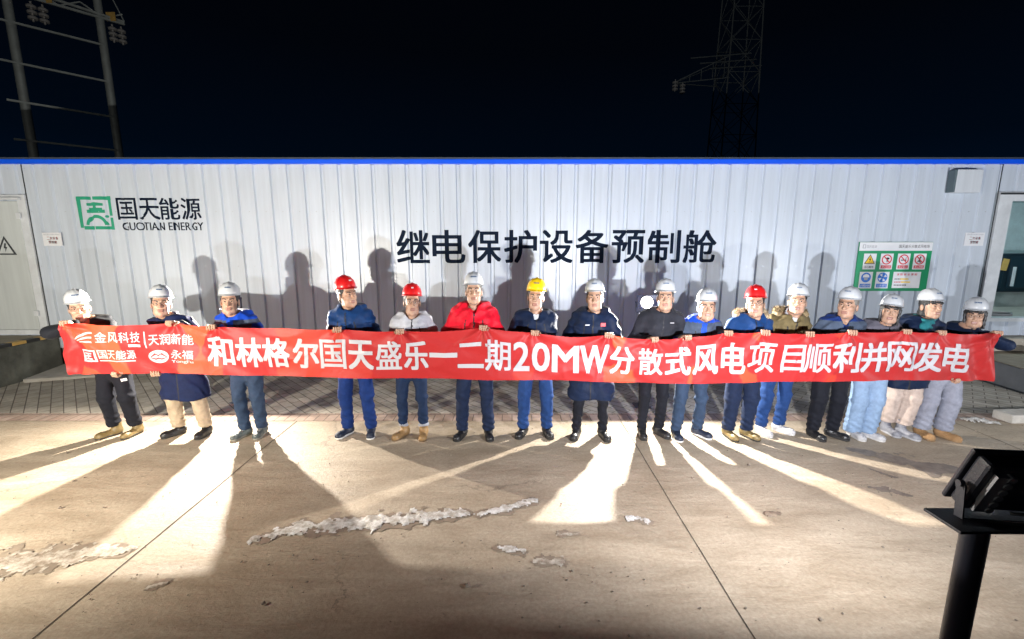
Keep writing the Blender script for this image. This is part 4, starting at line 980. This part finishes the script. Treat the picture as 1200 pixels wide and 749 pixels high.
def make_person(sp, seed):
    (fa, fb) = sp['feet']; A = np.array(on_ground(*fa)); B = np.array(on_ground(*fb)); T0 = (A + B) / 2
    oy = max(T0[1] + .12, 4.66); ox = T0[0]
    hx, zt = on_y(*sp['head'], oy - sp.get('dy', 0) ); H = zt - .068; s = H / 1.75; dx = hx - ox; dyv = -sp.get('dy', 0.0)
    root = empty('person', (ox, oy, 0)); tag(root, sp['label'], 'person', 'people holding the banner in a row')
    bulk = sp.get('bulk', 1.0); fem = sp.get('fem', False)
    def L(z): q = np.clip((z / s - .80) / .75, 0, 1.15); return np.stack([dx * q, dyv * q], -1) if isinstance(q, np.ndarray) else np.array([dx * q, dyv * q])
    tw_ = sp.get('twist', .55 * math.atan2(-ox, oy) * .6 + random.Random(seed).uniform(-.16, .16)); ctw, stw = math.cos(tw_), math.sin(tw_)
    def J(x, y, z): q = L(z * s); return A3((x * ctw - y * stw) * s + q[0], (x * stw + y * ctw) * s + q[1], z * s)
    def unt(C, lx):
        a = C[:, 0] - lx[:, 0]; b_ = C[:, 1] - lx[:, 1]; return a * ctw + b_ * stw, -a * stw + b_ * ctw
    foot = [A3(A[0] - ox, A[1] - T0[1], 0), A3(B[0] - ox, B[1] - T0[1], 0)]
    if foot[0][0] > foot[1][0]: foot.reverse()
    hip = [J(-.085, 0, .89), J(.085, 0, .89)]; knee = []
    for i in (0, 1): q = (hip[i] * .45 + foot[i] * .55); knee.append(A3(q[0] + (-.01, .01)[i], q[1] - .025, .49 * s))
    sw = (.163 if not fem else .148) * (.6 + .4 * bulk)
    sh = [J(-sw, .012, 1.375), J(sw, .012, 1.375)]
    # arms
    hands = []; wr = []; elb = []
    for i in (0, 1):
        spec = sp.get('RL'[i])
        if spec is None:
            tx = sh[i][0] + (-.03, .03)[i] + ox; tgt = A3(tx - ox, BY + .10 - oy, ztop(tx) - .17); hands.append(None); w_ = tgt
        else:
            px, up = spec; xx = bpx(px); zz = ztop(xx) if up > 0 else zbot(xx); tt = 1.0 if up > 0 else 0.0
            yy = BY + bdisp(xx, tt); e_ = A3(xx - ox, yy - oy, zz); hands.append((e_, up)); w_ = e_ + A3(0, .112, -.032 * up)
        pole = np.array(sp.get('pole', ((-.55, .3, -.8), (.55, .3, -.8)))[i], np.float32)
        el_ = ik(sh[i], w_, .285 * s, .262 * s, pole); elb.append(el_.astype(np.float32)); wr.append(w_.astype(np.float32))
    # ---- body: one figure; head fine, hands fine, the rest slim under the clothes
    def fb_(P):
        d = cone(P, J(0, 0, .88), J(0, 0, 1.15), .115 * s, .105 * s, (1, 1.3, 1)); d = smin(d, cone(P, J(0, 0, 1.15), J(0, .0, 1.36), .105 * s, .12 * s, (1, 1.4, 1)), .05)
        d = smin(d, cone(P, J(-.12, .01, 1.39), J(.12, .01, 1.39), .045, .045), .05); d = smin(d, cone(P, J(0, .02, 1.38), J(0, .02, 1.46), .05, .045), .04)
        for i in (0, 1):
            d = smin(d, cone(P, sh[i], elb[i], .036, .030), .02); d = smin(d, cone(P, elb[i], wr[i], .030, .022), .01)
            d = smin(d, cone(P, hip[i], knee[i], .070, .045), .03); d = smin(d, cone(P, knee[i], foot[i] + A3(0, .03, .07), .045, .026), .01)
        return d
    pts = np.array(sh + elb + wr + foot + hip + knee); lo = pts.min(0) - .14; hi = pts.max(0) + .14; hi[2] = 1.50 * s
    V0, F0 = surfnet(fb_, lo, hi, .022)
    VV, FF, MM = [V0], [F0], [np.zeros(len(F0), int)]; n = len(V0)
    hk = sp.get('face', 'm'); Vh, Fh, Mh = head_mesh(hk)
    hs = (1.06 if not fem else 1.0) * sp.get('hs', 1.0)
    rh = random.Random(seed * 3 + 1); sp['yaw'] = sp.get('yaw', 0) + rh.uniform(-.10, .10); sp['roll'] = sp.get('roll', 0) + rh.uniform(-.07, .07); sp['nod'] = sp.get('nod', -.14) + rh.uniform(-.06, .05)
    Rm = (rotz(sp.get('yaw', 0) + math.atan2(-ox, oy) * .85) @ roty(sp.get('roll', 0)) @ rotx(sp.get('nod', -.14))).astype(np.float32); hz = H - .142 * hs
    q = L(H * .95); T = A3(q[0], q[1] - .03, hz)
    VV.append((Vh * hs * A3(.96, 1, 1.03)) @ Rm.T + T); FF.append(Fh + n); MM.append(Mh); n += len(Vh)
    for i in (0, 1):
        if hands[i] is None: continue
        e_, up = hands[i]; Vq, Fq = _HAND[((1, -1)[i], up)]; sc = .98 if not fem else .88
        ang = sp.get('hyaw', (.30, -.30))[i]; Vq = (Vq * sc) @ rotz(ang).T + e_ + A3(0, 0, .002 * up)
        VV.append(Vq); FF.append(Fq + n); MM.append(np.zeros(len(Fq), int)); n += len(Vq)
    arr_mesh('body', np.concatenate(VV), np.concatenate(FF), [SKIN[sp.get('skin', 0)], M_LIP, M_BROW, M_EYEW, M_IRIS], root, True, np.concatenate(MM))
    hk = sp.get('hair', 'short'); Vr, Fr = hair_mesh(hk); arr_mesh('hair', (Vr * hs) @ Rm.T + T, Fr, M_HAIRG if hk == 'grey' else M_HAIR, root)
    # ---- helmet
    Vk, Fk = helmet_geo(); Rk = (Rm @ rotx(sp.get('cap', 0.0))).astype(np.float32); Tk = T
    hm = arr_mesh('helmet', (Vk * hs) @ Rk.T + Tk, Fk, HM[sp.get('helm', 'white')], root)
    emblem(hm, Rk * hs, Tk, M_EMBR if sp.get('helm') == 'red' else M_EMB, seed, .045 if sp.get('helm') != 'red' else .022)
    st = MB()
    loop = [(-.080, -.018, .045), (-.079, -.028, -.02), (-.066, -.040, -.075), (-.035, -.062, -.108), (0, -.070, -.124), (.035, -.062, -.108), (.066, -.040, -.075), (.079, -.028, -.02), (.080, -.018, .045)]
    st.tube([tuple((np.array(p, np.float32) * (.955, 1.01, 1.02) * hs) @ Rm.T + T) for p in loop], .0022, 6); st.build('chin_strap', M_STRAP if sp.get('strap', 1) else M_STRAPD, root)
    if sp.get('glasses'):
        gm = MB()
        for sd in (-1, 1):
            gm.tube([tuple((np.array((sd * (.032 + .021 * math.cos(a)), -.107 + .012 * (abs(.021 * math.cos(a) * sd + .032) / .05) ** 2, .008 + .0155 * math.sin(a)), np.float32) * hs) @ Rm.T + T) for a in [2 * math.pi * k / 18 for k in range(19)]], 0.0014, 6, cap=False)
            gm.tube([tuple((np.array(p, np.float32) * hs) @ Rm.T + T) for p in ((sd * .053, -.094, .012), (sd * .074, -.05, .012), (sd * .080, .0, .010))], .0018, 6)
        gm.tube([tuple((np.array(p, np.float32) * hs) @ Rm.T + T) for p in ((-.011, -.108, .011), (.011, -.108, .011))], .0018, 6)
        gm.build('glasses', M_FRAME, root)
    # ---- trousers
    tk = sp['trousers']; tw = sp.get('leg', 'reg'); rr = {'slim': (.088, .060, .050), 'reg': (.094, .069, .060), 'wide': (.100, .088, .096), 'loose': (.100, .082, .066)}[tw]
    cz = sp.get('cuff', .075)
    def ft(P):
        d = cone(P, J(0, .0, 1.0), J(0, .005, .86), .165 * s, .168 * s, (1, 1.25, 1))
        for i in (0, 1):
            an = foot[i] + A3(0, .024, .03); g_ = cone(P, hip[i], knee[i], rr[0] * s, rr[1] * s); g_ = smin(g_, cone(P, knee[i], an, rr[1] * s, rr[2] * s), .03)
            d = smin(d, g_, .035)
        z = P[:, 2]; d = d + folds(P, seed + 50, .007 if tw in ('wide', 'loose') else .010, .85, (1.3, 1.3, .45) if tw in ('wide', 'loose') else (.9, .9, .8)) + np.exp(-((z - .16) / .10) ** 2) * .006 * np.sin(z * 95 + 6 * P[:, 0] * 9 + seed) + np.exp(-((z - knee[0][2]) / .07) ** 2) * .004 * np.sin(z * 80 + P[:, 0] * 30)
        d = np.maximum(d, cz - z); return np.maximum(d, z - 1.02 * s)
    lo = np.array(foot + hip).min(0) - .17; hi = np.array(foot + hip).max(0) + .17; lo[2] = cz - .03; hi[2] = 1.04 * s
    V, F = surfnet(ft, lo, hi, .0125); C = V[F].mean(1); fm = np.zeros(len(F), int)
    if sp.get('rolled'): fm[C[:, 2] < cz + .035] = 1
    if sp.get('trouser_mark'): fm[(C[:, 1] < 0) & (np.abs(C[:, 0] - .13) < .02) & (np.abs(C[:, 2] - .655) < .016)] = 1
    arr_mesh('trousers', V, F, [tk, sp.get('roll_mat', M_WHITE)], root, True, fm)
    for i in (0, 1): make_shoe(root, foot[i], (sp.get('toe', (-.22, .22)))[i], sp['shoe'][0], sp['shoe'][1])
    # ---- jacket
    jk = sp['jacket']; hem = sp.get('hem', .84); b = bulk; hood = sp.get('hood', 1.0); vneck = sp.get('vneck', 0.0)
    cu = [wr[i] - (wr[i] - elb[i]) / (np.linalg.norm(wr[i] - elb[i]) + 1e-6) * .012 for i in (0, 1)]
    def arm(P, i):
        a_ = cone(P, sh[i], elb[i], .070 * s * b, .063 * s * b); return smin(a_, cone(P, elb[i], cu[i], .064 * s * b, .047 * s), .03)
    def fj(P):
        low = min(hem, .80); d = cone(P, J(0, 0, low - .05), J(0, 0, 1.05), (.187 + (.02 if hem < .7 else 0)) * s * b, .176 * s * b, (1, 1.42, 1))
        if hem < .7:
            for i in (0, 1): d = smin(d, cone(P, hip[i], (knee[i] + A3(0, .0, 0)), .128 * s, .118 * s), .06)
        d = smin(d, cone(P, J(0, 0, 1.05), J(0, 0, 1.29), .176 * s * b, .192 * s * b, (1, 1.42, 1)), .03)
        d = smin(d, cone(P, J(0, .005, 1.29), J(0, .01, 1.36), .185 * s * b, .140 * s * b, (1, 1.42, 1)), .05)
        d = smin(d, cone(P, sh[0] - A3(-.03, 0, .005), sh[1] - A3(.03, 0, .005), .062 * s * b, .062 * s * b), .05)
        d = smin(d, cone(P, J(0, .02, 1.36), J(0, .022, 1.455), .115 * s, .080 * s), .04)
        if fem: d = smin(d, ell(P, J(0, -.09, 1.25), (.13, .06, .085)), .04)
        for i in (0, 1): d = smin(d, arm(P, i), .014)
        if hood:
            d = smin(d, ell(P, J(0, .10, 1.44), (.145 * hood, .075, .085)), .03)
            for sd in (-1, 1): d = smin(d, cone(P, J(sd * .112, .05, 1.45), J(sd * .050, -.10, 1.365), .045 * hood, .026), .03)
        ct = J(0, -.005, 1.50 if sp.get('collar', 1) else 1.45); d = smin(d, cone(P, J(0, .012, 1.38), ct, .100 * s, .086 * s), .02)
        zz = P[:, 2]; ux, uy = unt(P, L(zz)); d = d - .0045 * np.exp(-(ux / .016) ** 2) * (uy < 0)
        d = d + folds(P, seed, .015, .7)
        cav = cone(P, J(0, -.02, 1.41), J(0, -.05, 1.62), .062, .110)
        if vneck: cav = np.minimum(cav, cone(P, J(0, -.10, 1.45 - vneck), J(0, -.16, 1.56), .022, .085))
        d = smax(d, -cav, .012); d = np.maximum(d, zz - (1.495 if sp.get('collar', 1) else 1.46) * s)
        return np.maximum(d, hem * s - zz - .01 * np.sin(P[:, 0] * 14 + seed))
    pts = np.array(sh + elb + cu + [J(0, 0, hem)]); lo = np.minimum(pts.min(0) - .13, [-.26 * b, -.24, hem * s - .04]); hi = np.maximum(pts.max(0) + .13, [.26 * b, .24, 1.56 * s])
    V, F = surfnet(fj, lo, hi, .0115)
    C = V[F].mean(1); lx = L(C[:, 2]); U = C.copy(); U[:, 0], U[:, 1] = unt(C, lx); U /= s
    tor = cone(C, J(0, 0, .75), J(0, 0, 1.3), .18 * s * b, .185 * s * b, (1, 1.42, 1)); da = [arm(C, i) for i in (0, 1)]
    sleeve = np.minimum(da[0], da[1]) < tor - .008; sleeve &= (np.abs(U[:, 0]) > .16) | (C[:, 2] < sh[0][2] - .12 * s)
    fm = np.zeros(len(F), int)
    zn = sp.get('zones')
    if zn == 'work':      # grey yoke, blue below and on the forearm, pale piping between
        fm[(U[:, 2] < 1.27)] = 1; fm[(np.abs(U[:, 2] - 1.277) < .0085) & (np.abs(U[:, 0]) > .035) & (np.abs(U[:, 0]) < .165) & (U[:, 1] < 0)] = 2
        fm[(np.abs(U[:, 0]) < .030) & (U[:, 1] < 0) & (U[:, 2] < 1.42)] = 1; fm[U[:, 2] > 1.43] = 1
    if zn == 'three':     # grey body, bright blue collar, placket and sleeves
        fm[U[:, 2] > 1.40] = 1; fm[(np.abs(U[:, 0]) < .034) & (U[:, 1] < 0)] = 1; fm[sleeve & (C[:, 2] < sh[0][2] - .02)] = 1
    front = U[:, 1] < 0
    fm[(np.abs(U[:, 0]) < .0065) & front & (U[:, 2] < 1.43) & (fm == 0)] = 3
    for sd in (-1, 1): fm[(np.abs(U[:, 0] - sd * (.105 + (U[:, 2] - 1.2) * -.15)) < .006) & front & ~sleeve & (U[:, 2] > 1.22) & (U[:, 2] < 1.33) & (fm == 0)] = 3
    if zn in ('stripe', 'shoulder'):
        i = 1; ax = (elb[i] - sh[i]); ln = np.linalg.norm(ax); ax = ax / ln; rel = C - sh[i]; t = rel @ ax; pr_ = rel - t[:, None] * ax
        nn = pr_ / (np.linalg.norm(pr_, axis=1)[:, None] + 1e-6); o_ = np.array([.55, -.15, .8]); o_ -= ax * (o_ @ ax); o_ /= np.linalg.norm(o_); sd_ = np.cross(ax, o_)
        fm[(np.abs(nn @ sd_) < .20) & (nn @ o_ > 0) & (t > -.10) & (C[:, 0] > .05) & ((C[:, 0] > sh[i][0] - .13))] = 2
    jm = jk if isinstance(jk, (list, tuple)) else [jk]
    arr_mesh(sp.get('jname', 'jacket'), V, F, list(jm) + [jm[0]] * (3 - len(jm)) + [M_SEAM], root, True, fm)
    # ---- extras
    if sp.get('fur'):
        rg = np.random.RandomState(seed); V = []; F = []
        for k in range(2600):
            a = rg.uniform(-.35, math.pi + .35) ; rad = .028 * math.sqrt(rg.uniform(0, 1)); th = rg.uniform(0, 2 * math.pi); R0 = .135
            c_ = J(R0 * math.cos(a) * 1.15, .075 - .05 + .10 * max(-.6, math.sin(a)) , 1.485 - .03 * (math.sin(a) < 0))
            dr = A3(math.cos(a) * math.cos(th), math.sin(a) * math.cos(th), math.sin(th)); p = c_ + dr * rad * 1.0
            tip = p + dr * rg.uniform(.018, .036) + rg.normal(size=3).astype(np.float32) * .009; sdv = np.cross(dr, rg.normal(size=3)); sdv = sdv / (np.linalg.norm(sdv) + 1e-6) * .0032
            n0 = len(V); V += [p - sdv, p + sdv, tip]; F.append([n0, n0 + 1, n0 + 2])
        def ff(P):
            d = None
            for k in range(13):
                a0, a1 = -.35 + (math.pi + .7) * k / 13, -.35 + (math.pi + .7) * (k + 1) / 13
                g_ = cone(P, *[J(.140 * math.cos(a) * 1.15, .025 + .10 * max(-.6, math.sin(a)), 1.485 - .03 * (math.sin(a) < 0)) for a in (a0, a1)], .033, .033); d = g_ if d is None else np.minimum(d, g_)
            return d + folds(P, seed, .007, 2.2)
        c0 = J(0, .05, 1.50); Vf, Ff = surfnet(ff, c0 - A3(.24, .2, .1), c0 + A3(.24, .2, .1), .01)
        Fall = [list(map(int, q)) for q in Ff] + [[len(Vf) + i for i in q] for q in F]
        arr_mesh('fur_trim', np.concatenate([Vf, np.array(V, np.float32)]), Fall, sp['fur'], root, True)
    if sp.get('scarf') is not None:
        def fs(P):
            d = None
            for k in range(12):
                a0, a1 = 2 * math.pi * k / 12, 2 * math.pi * (k + 1) / 12
                g_ = cone(P, *[J(.080 * math.cos(a), -.025 + .085 * math.sin(a), 1.462 - .035 * (math.sin(a) < 0) * abs(math.sin(a))) for a in (a0, a1)], .032, .032); d = g_ if d is None else smin(d, g_, .01)
            d = smin(d, ell(P, J(0, -.135, 1.365), (.065, .035, .075)), .03); return d + folds(P, seed + 3, .008, 1.6)
        c0 = J(0, -.04, 1.44); Vf, Ff = surfnet(fs, c0 - A3(.16, .20, .17), c0 + A3(.16, .18, .12), .008); arr_mesh('scarf', Vf, Ff, sp['scarf'], root)
    if sp.get('shirt') is not None:
        def fs(P):
            d = cone(P, J(0, .012, 1.36), J(0, -.01, 1.48), .088, .068); d = smin(d, cone(P, J(0, -.02, 1.22), J(0, -.02, 1.38), .10, .085, (1, 1.3, 1)), .03)
            d = np.maximum(d, -cone(P, J(0, -.02, 1.42), J(0, -.05, 1.56), .056, .085)); d = np.maximum(d, -cone(P, J(0, -.10, 1.42), J(0, -.13, 1.52), .006, .05)); return d
        c0 = J(0, 0, 1.38); Vf, Ff = surfnet(fs, c0 - A3(.13, .15, .14), c0 + A3(.13, .13, .15), .007); arr_mesh('shirt', Vf, Ff, sp['shirt'], root)
    if sp.get('badge'):
        for (bx0, bz0, wv, hv, m_) in sp['badge']:
            Y = np.linspace(-.32, -.05, 136); q = L(np.full(1, bz0 * s))[0]
            Pq = np.stack([np.full(136, bx0 + q[0]), Y + q[1], np.full(136, bz0 * s)], -1).astype(np.float32); vv = fj(Pq); k = int(np.argmax(vv < 0)); yb = Y[k] + q[1] - .010
            MB().box(bx0 + q[0] - wv / 2, bx0 + q[0] + wv / 2, yb, yb + .008, bz0 * s - hv / 2, bz0 * s + hv / 2, bev=.002).build('badge', m_, root)
    return root

C_NAVY = cloth('navy', (.006, .012, .045)); C_NAVY2 = cloth('deep_navy', (.005, .012, .036), .6); C_BLACK = cloth('black', (.008, .009, .013)); C_BLUE = cloth('royal_blue', (.008, .055, .42), .55)
C_MIDB = cloth('mid_blue', (.007, .035, .125), .55); C_SLATE = cloth('slate', (.05, .068, .105)); C_CHAR = cloth('charcoal', (.018, .019, .026)); C_LGREY = cloth('light_grey', (.40, .41, .45)); C_RED = cloth('red', (.58, .006, .022), .55)
C_OLIVE = cloth('olive', (.125, .095, .045)); C_MAUVE = cloth('grey_mauve', (.10, .095, .12)); C_TEAL = cloth('teal', (.015, .13, .15)); C_WHITE = cloth('white', (.48, .49, .52)); C_LILAC = cloth('lilac', (.22, .20, .30))
T_BLACK = cloth('trouser_black', (.007, .008, .013)); T_NAVY = cloth('trouser_navy', (.008, .015, .040)); T_STEEL = cloth('trouser_steel', (.024, .042, .080)); T_BEIGE = cloth('trouser_beige', (.36, .285, .205)); T_BLUE = cloth('trouser_blue', (.006, .024, .115))
T_JEAN = cloth('jeans_dark', (.009, .020, .052)); T_JEANM = cloth('jeans_mid', (.011, .036, .125)); T_JEANL = cloth('jeans_pale', (.20, .285, .42)); T_CREAM = cloth('trouser_cream', (.43, .345, .30)); T_GREY = cloth('sweat_grey', (.24, .25, .305))
def lea(n, c, r=.5): return mat('leather_' + n, c, r, 0, .25, 14, .3, 60)
S_OLIVE = [lea('olive_tan', (.17, .12, .045)), lea('dark_sole', (.03, .027, .022), .7), lea('lace_brown', (.10, .07, .03))]; S_BLACK = [lea('black', (.012, .012, .014), .4), lea('black_sole', (.02, .02, .02), .6), lea('black_lace', (.02, .02, .02))]
S_GREY = [lea('grey_sneaker', (.07, .085, .085)), lea('grey_sole', (.22, .21, .18)), lea('pale_lace', (.35, .35, .33))]; S_NAVYW = [lea('navy_sneaker', (.015, .022, .045)), lea('white_sole', (.65, .64, .62)), lea('navy_lace', (.03, .04, .06))]
S_TAN = [lea('tan_boot', (.27, .16, .065)), lea('tan_sole', (.16, .10, .05)), lea('tan_lace', (.20, .12, .05))]; S_WHITE = [lea('white_sneaker', (.42, .41, .42)), lea('white_sole2', (.5, .49, .48)), lea('grey_lace', (.25, .25, .27))]
S_SILVER = [lea('grey_boot', (.22, .22, .245)), lea('light_sole', (.40, .40, .42)), lea('silver_lace', (.16, .16, .19))]; S_UGG = [lea('sand_boot', (.30, .17, .075), .8), lea('sand_sole', (.26, .16, .08)), lea('sand_seam', (.38, .22, .10))]
FUR = mat('fur_beige', (.36, .27, .17), .8, 0, .4, 40); FURB = mat('fur_brown', (.20, .145, .075), .8, 0, .4, 40)
M_BADGE = mat('badge_red', (.55, .02, .03), .5); M_PALE = mat('badge_pale', (.6, .6, .65), .5)
M_SEAM = cloth('seam', (.02, .02, .025), .5)
OUT = ((-.9, .15, -.45), (.9, .15, -.45))
PEOPLE = [
 dict(label='person at the far left in black with a tilted white helmet gripping the banner end', head=(96, 338), feet=[(123, 515), (149, 514)], jacket=C_BLACK, hem=.80, trousers=T_BLACK, leg='loose', cuff=.105, shoe=('ankle', S_OLIVE), R=(80, 1), L=(132, -1), yaw=.1, roll=-.14, nod=-.02, cap=.0, glasses=1, dy=.03, skin=1, face='m2', pole=((-.9, .1, -.3), (.5, .2, -.8)), trouser_mark=1, hood=1.0, toe=(-.5, -.1)),
 dict(label='person in a long navy coat with a white shoulder stripe and beige trousers', head=(190, 333), feet=[(200, 514), (233, 514)], jacket=[C_NAVY, C_NAVY, C_WHITE], zones='stripe', hem=.475, trousers=T_BEIGE, leg='loose', cuff=.09, shoe=('slip', S_BLACK), R=(178, -1), L=(203, 1), glasses=1, face='m', jname='coat', hood=0, toe=(-.6, .05), bulk=1.04, skin=1, yaw=-.05),
 dict(label='person in a blue and slate work jacket with steel blue trousers and grey sneakers', head=(270, 330), feet=[(280, 516), (300, 514)], jacket=[C_SLATE, C_BLUE], zones='three', trousers=T_STEEL, leg='reg', shoe=('sneaker', S_GREY), R=(253, 1), face='m3', hood=.9, skin=1, toe=(-.4, .1)),
 dict(label='person in a red helmet looking aside in a plain blue jacket and blue trousers', head=(407, 322), feet=[(403, 514), (431, 514)], helm='red', jacket=C_MIDB, trousers=T_BLUE, shoe=('sneaker', S_NAVYW), R=(398, 1), yaw=.55, face='m', skin=0, bulk=1.06, strap=0, toe=(-.45, .25)),
 dict(label='person in a red helmet and pale grey jacket with tan boots and rolled dark jeans', head=(482, 331), feet=[(470, 516), (494, 516)], helm='red', jacket=C_LGREY, trousers=T_JEAN, leg='slim', cuff=.115, rolled=1, roll_mat=mat('denim_turnup', (.30, .31, .36), .8), shoe=('ankle', S_TAN), R=(470, 1), glasses=1, skin=1, face='m3', strap=0, toe=(-.5, .1)),
 dict(label='tallest person in a bright red parka and a white helmet', head=(555, 318), feet=[(540, 517), (572, 517)], jacket=C_RED, trousers=T_NAVY, shoe=('slip', S_BLACK), L=(567, 1), face='m2', bulk=1.10, hood=1.15, skin=1, vneck=.05, shirt=C_RED, toe=(-.35, .15)),
 dict(label='person in the yellow helmet with a navy jacket over a white shirt', head=(628, 325), feet=[(613, 514), (642, 514)], helm='yellow', jacket=C_NAVY2, trousers=T_JEANM, shoe=('slip', S_BLACK), L=(627, 1), face='m', vneck=.09, shirt=C_WHITE, hood=.9, collar=0, bulk=1.05, skin=1, toe=(-.4, .2)),
 dict(label='person in a long dark navy parka with a red chest badge and white sleeve stripe', head=(697, 326), feet=[(677, 516), (709, 517)], jacket=[C_NAVY2, C_NAVY2, C_WHITE], zones='stripe', hem=.48, trousers=T_BLACK, leg='slim', shoe=('ankle', S_BLACK), L=(713, 1), jname='parka', bulk=1.10, hood=1.15, skin=1, face='m2', badge=[(.075, 1.335, .052, .038, M_BADGE), (-.085, 1.33, .05, .010, M_PALE)], toe=(-.35, .2)),
 dict(label='person in a dark charcoal jacket and black trousers beside the glaring lamp', head=(779, 326), feet=[(756, 515), (776, 514)], jacket=C_CHAR, trousers=T_BLACK, leg='slim', shoe=('sneaker', S_BLACK), R=(766, 1), hood=0, skin=1, face='m', badge=[(.075, 1.345, .045, .006, M_PALE)], toe=(-.15, .45), bulk=1.05),
 dict(label='person in a grey yoked bright blue work jacket and mid blue jeans', head=(827, 337), feet=[(797, 517), (823, 515)], jacket=[C_SLATE, C_BLUE, C_WHITE], zones='work', trousers=T_STEEL, shoe=('slip', S_NAVYW), R=(805, 1), L=(851, 1), skin=1, face='m3', hood=.6, toe=(-.1, .6)),
 dict(label='person in a red helmet and blue jacket with a beige fur edged hood', head=(885, 333), feet=[(862, 519), (884, 519)], helm='red', jacket=C_MIDB, trousers=T_NAVY, leg='loose', shoe=('ankle', S_OLIVE), L=(893, 1), fur=FUR, bulk=1.08, skin=1, face='m', toe=(.1, .4), glasses=1, strap=0),
 dict(label='person in an olive parka with a brown fur hood and blue jeans', head=(933, 331), feet=[(899, 512), (920, 510)], jacket=C_OLIVE, trousers=T_JEANM, shoe=('sneaker', S_WHITE), L=(945, 1), fur=FURB, vneck=.09, collar=0, shirt=C_WHITE, skin=0, face='m2', bulk=1.05, toe=(.1, .6)),
 dict(label='person with grey hair looking aside in a navy and slate work jacket and black trousers', head=(993, 335), feet=[(965, 519), (988, 519)], jacket=[C_SLATE, cloth('work_navy', (.010, .028, .13), .6), C_WHITE], zones='work', trousers=T_BLACK, leg='loose', shoe=('slip', S_BLACK), L=(993, 1), hair='grey', yaw=-.35, skin=0, face='m2', bulk=1.08, vneck=.06, hood=.7, toe=(.1, .55)),
 dict(label='person with long black hair in a grey jacket and pale wide jeans', head=(1042, 343), feet=[(1016, 520), (1034, 521)], jacket=C_MAUVE, trousers=T_JEANL, leg='wide', cuff=.05, shoe=('sneaker', S_WHITE), L=(1058, 1), hair='long', fem=True, skin=1, face='f', hood=1.1, dy=.03, roll=.08, yaw=-.0, toe=(.0, .4)),
 dict(label='person in a dark parka with a teal scarf, cream trousers and grey boots', head=(1089, 337), feet=[(1050, 512), (1069, 516)], jacket=C_NAVY2, hem=.63, trousers=T_CREAM, leg='loose', cuff=.13, shoe=('boot', S_SILVER), L=(1101, 1), hair='bob', fem=True, skin=1, face='f', yaw=.45, roll=.05, hood=1.1, scarf=C_TEAL, bulk=1.1, toe=(.0, .3)),
 dict(label='person at the far right in glasses with grey wide sweatpants and sand boots', head=(1140, 347), feet=[(1104, 522), (1131, 524)], jacket=C_NAVY2, trousers=T_GREY, leg='wide', cuff=.085, shoe=('ankle', S_UGG), R=(1128, -1), L=(1169, 1), hair='long', fem=True, glasses=1, skin=1, face='f', pole=((-.5, .2, -.8), (.95, .1, -.55)), hood=.8, nod=-.08, dy=.03, toe=(-.1, .3)),
]
for k, sp_ in enumerate(PEOPLE): make_person(sp_, 100 + k * 7)
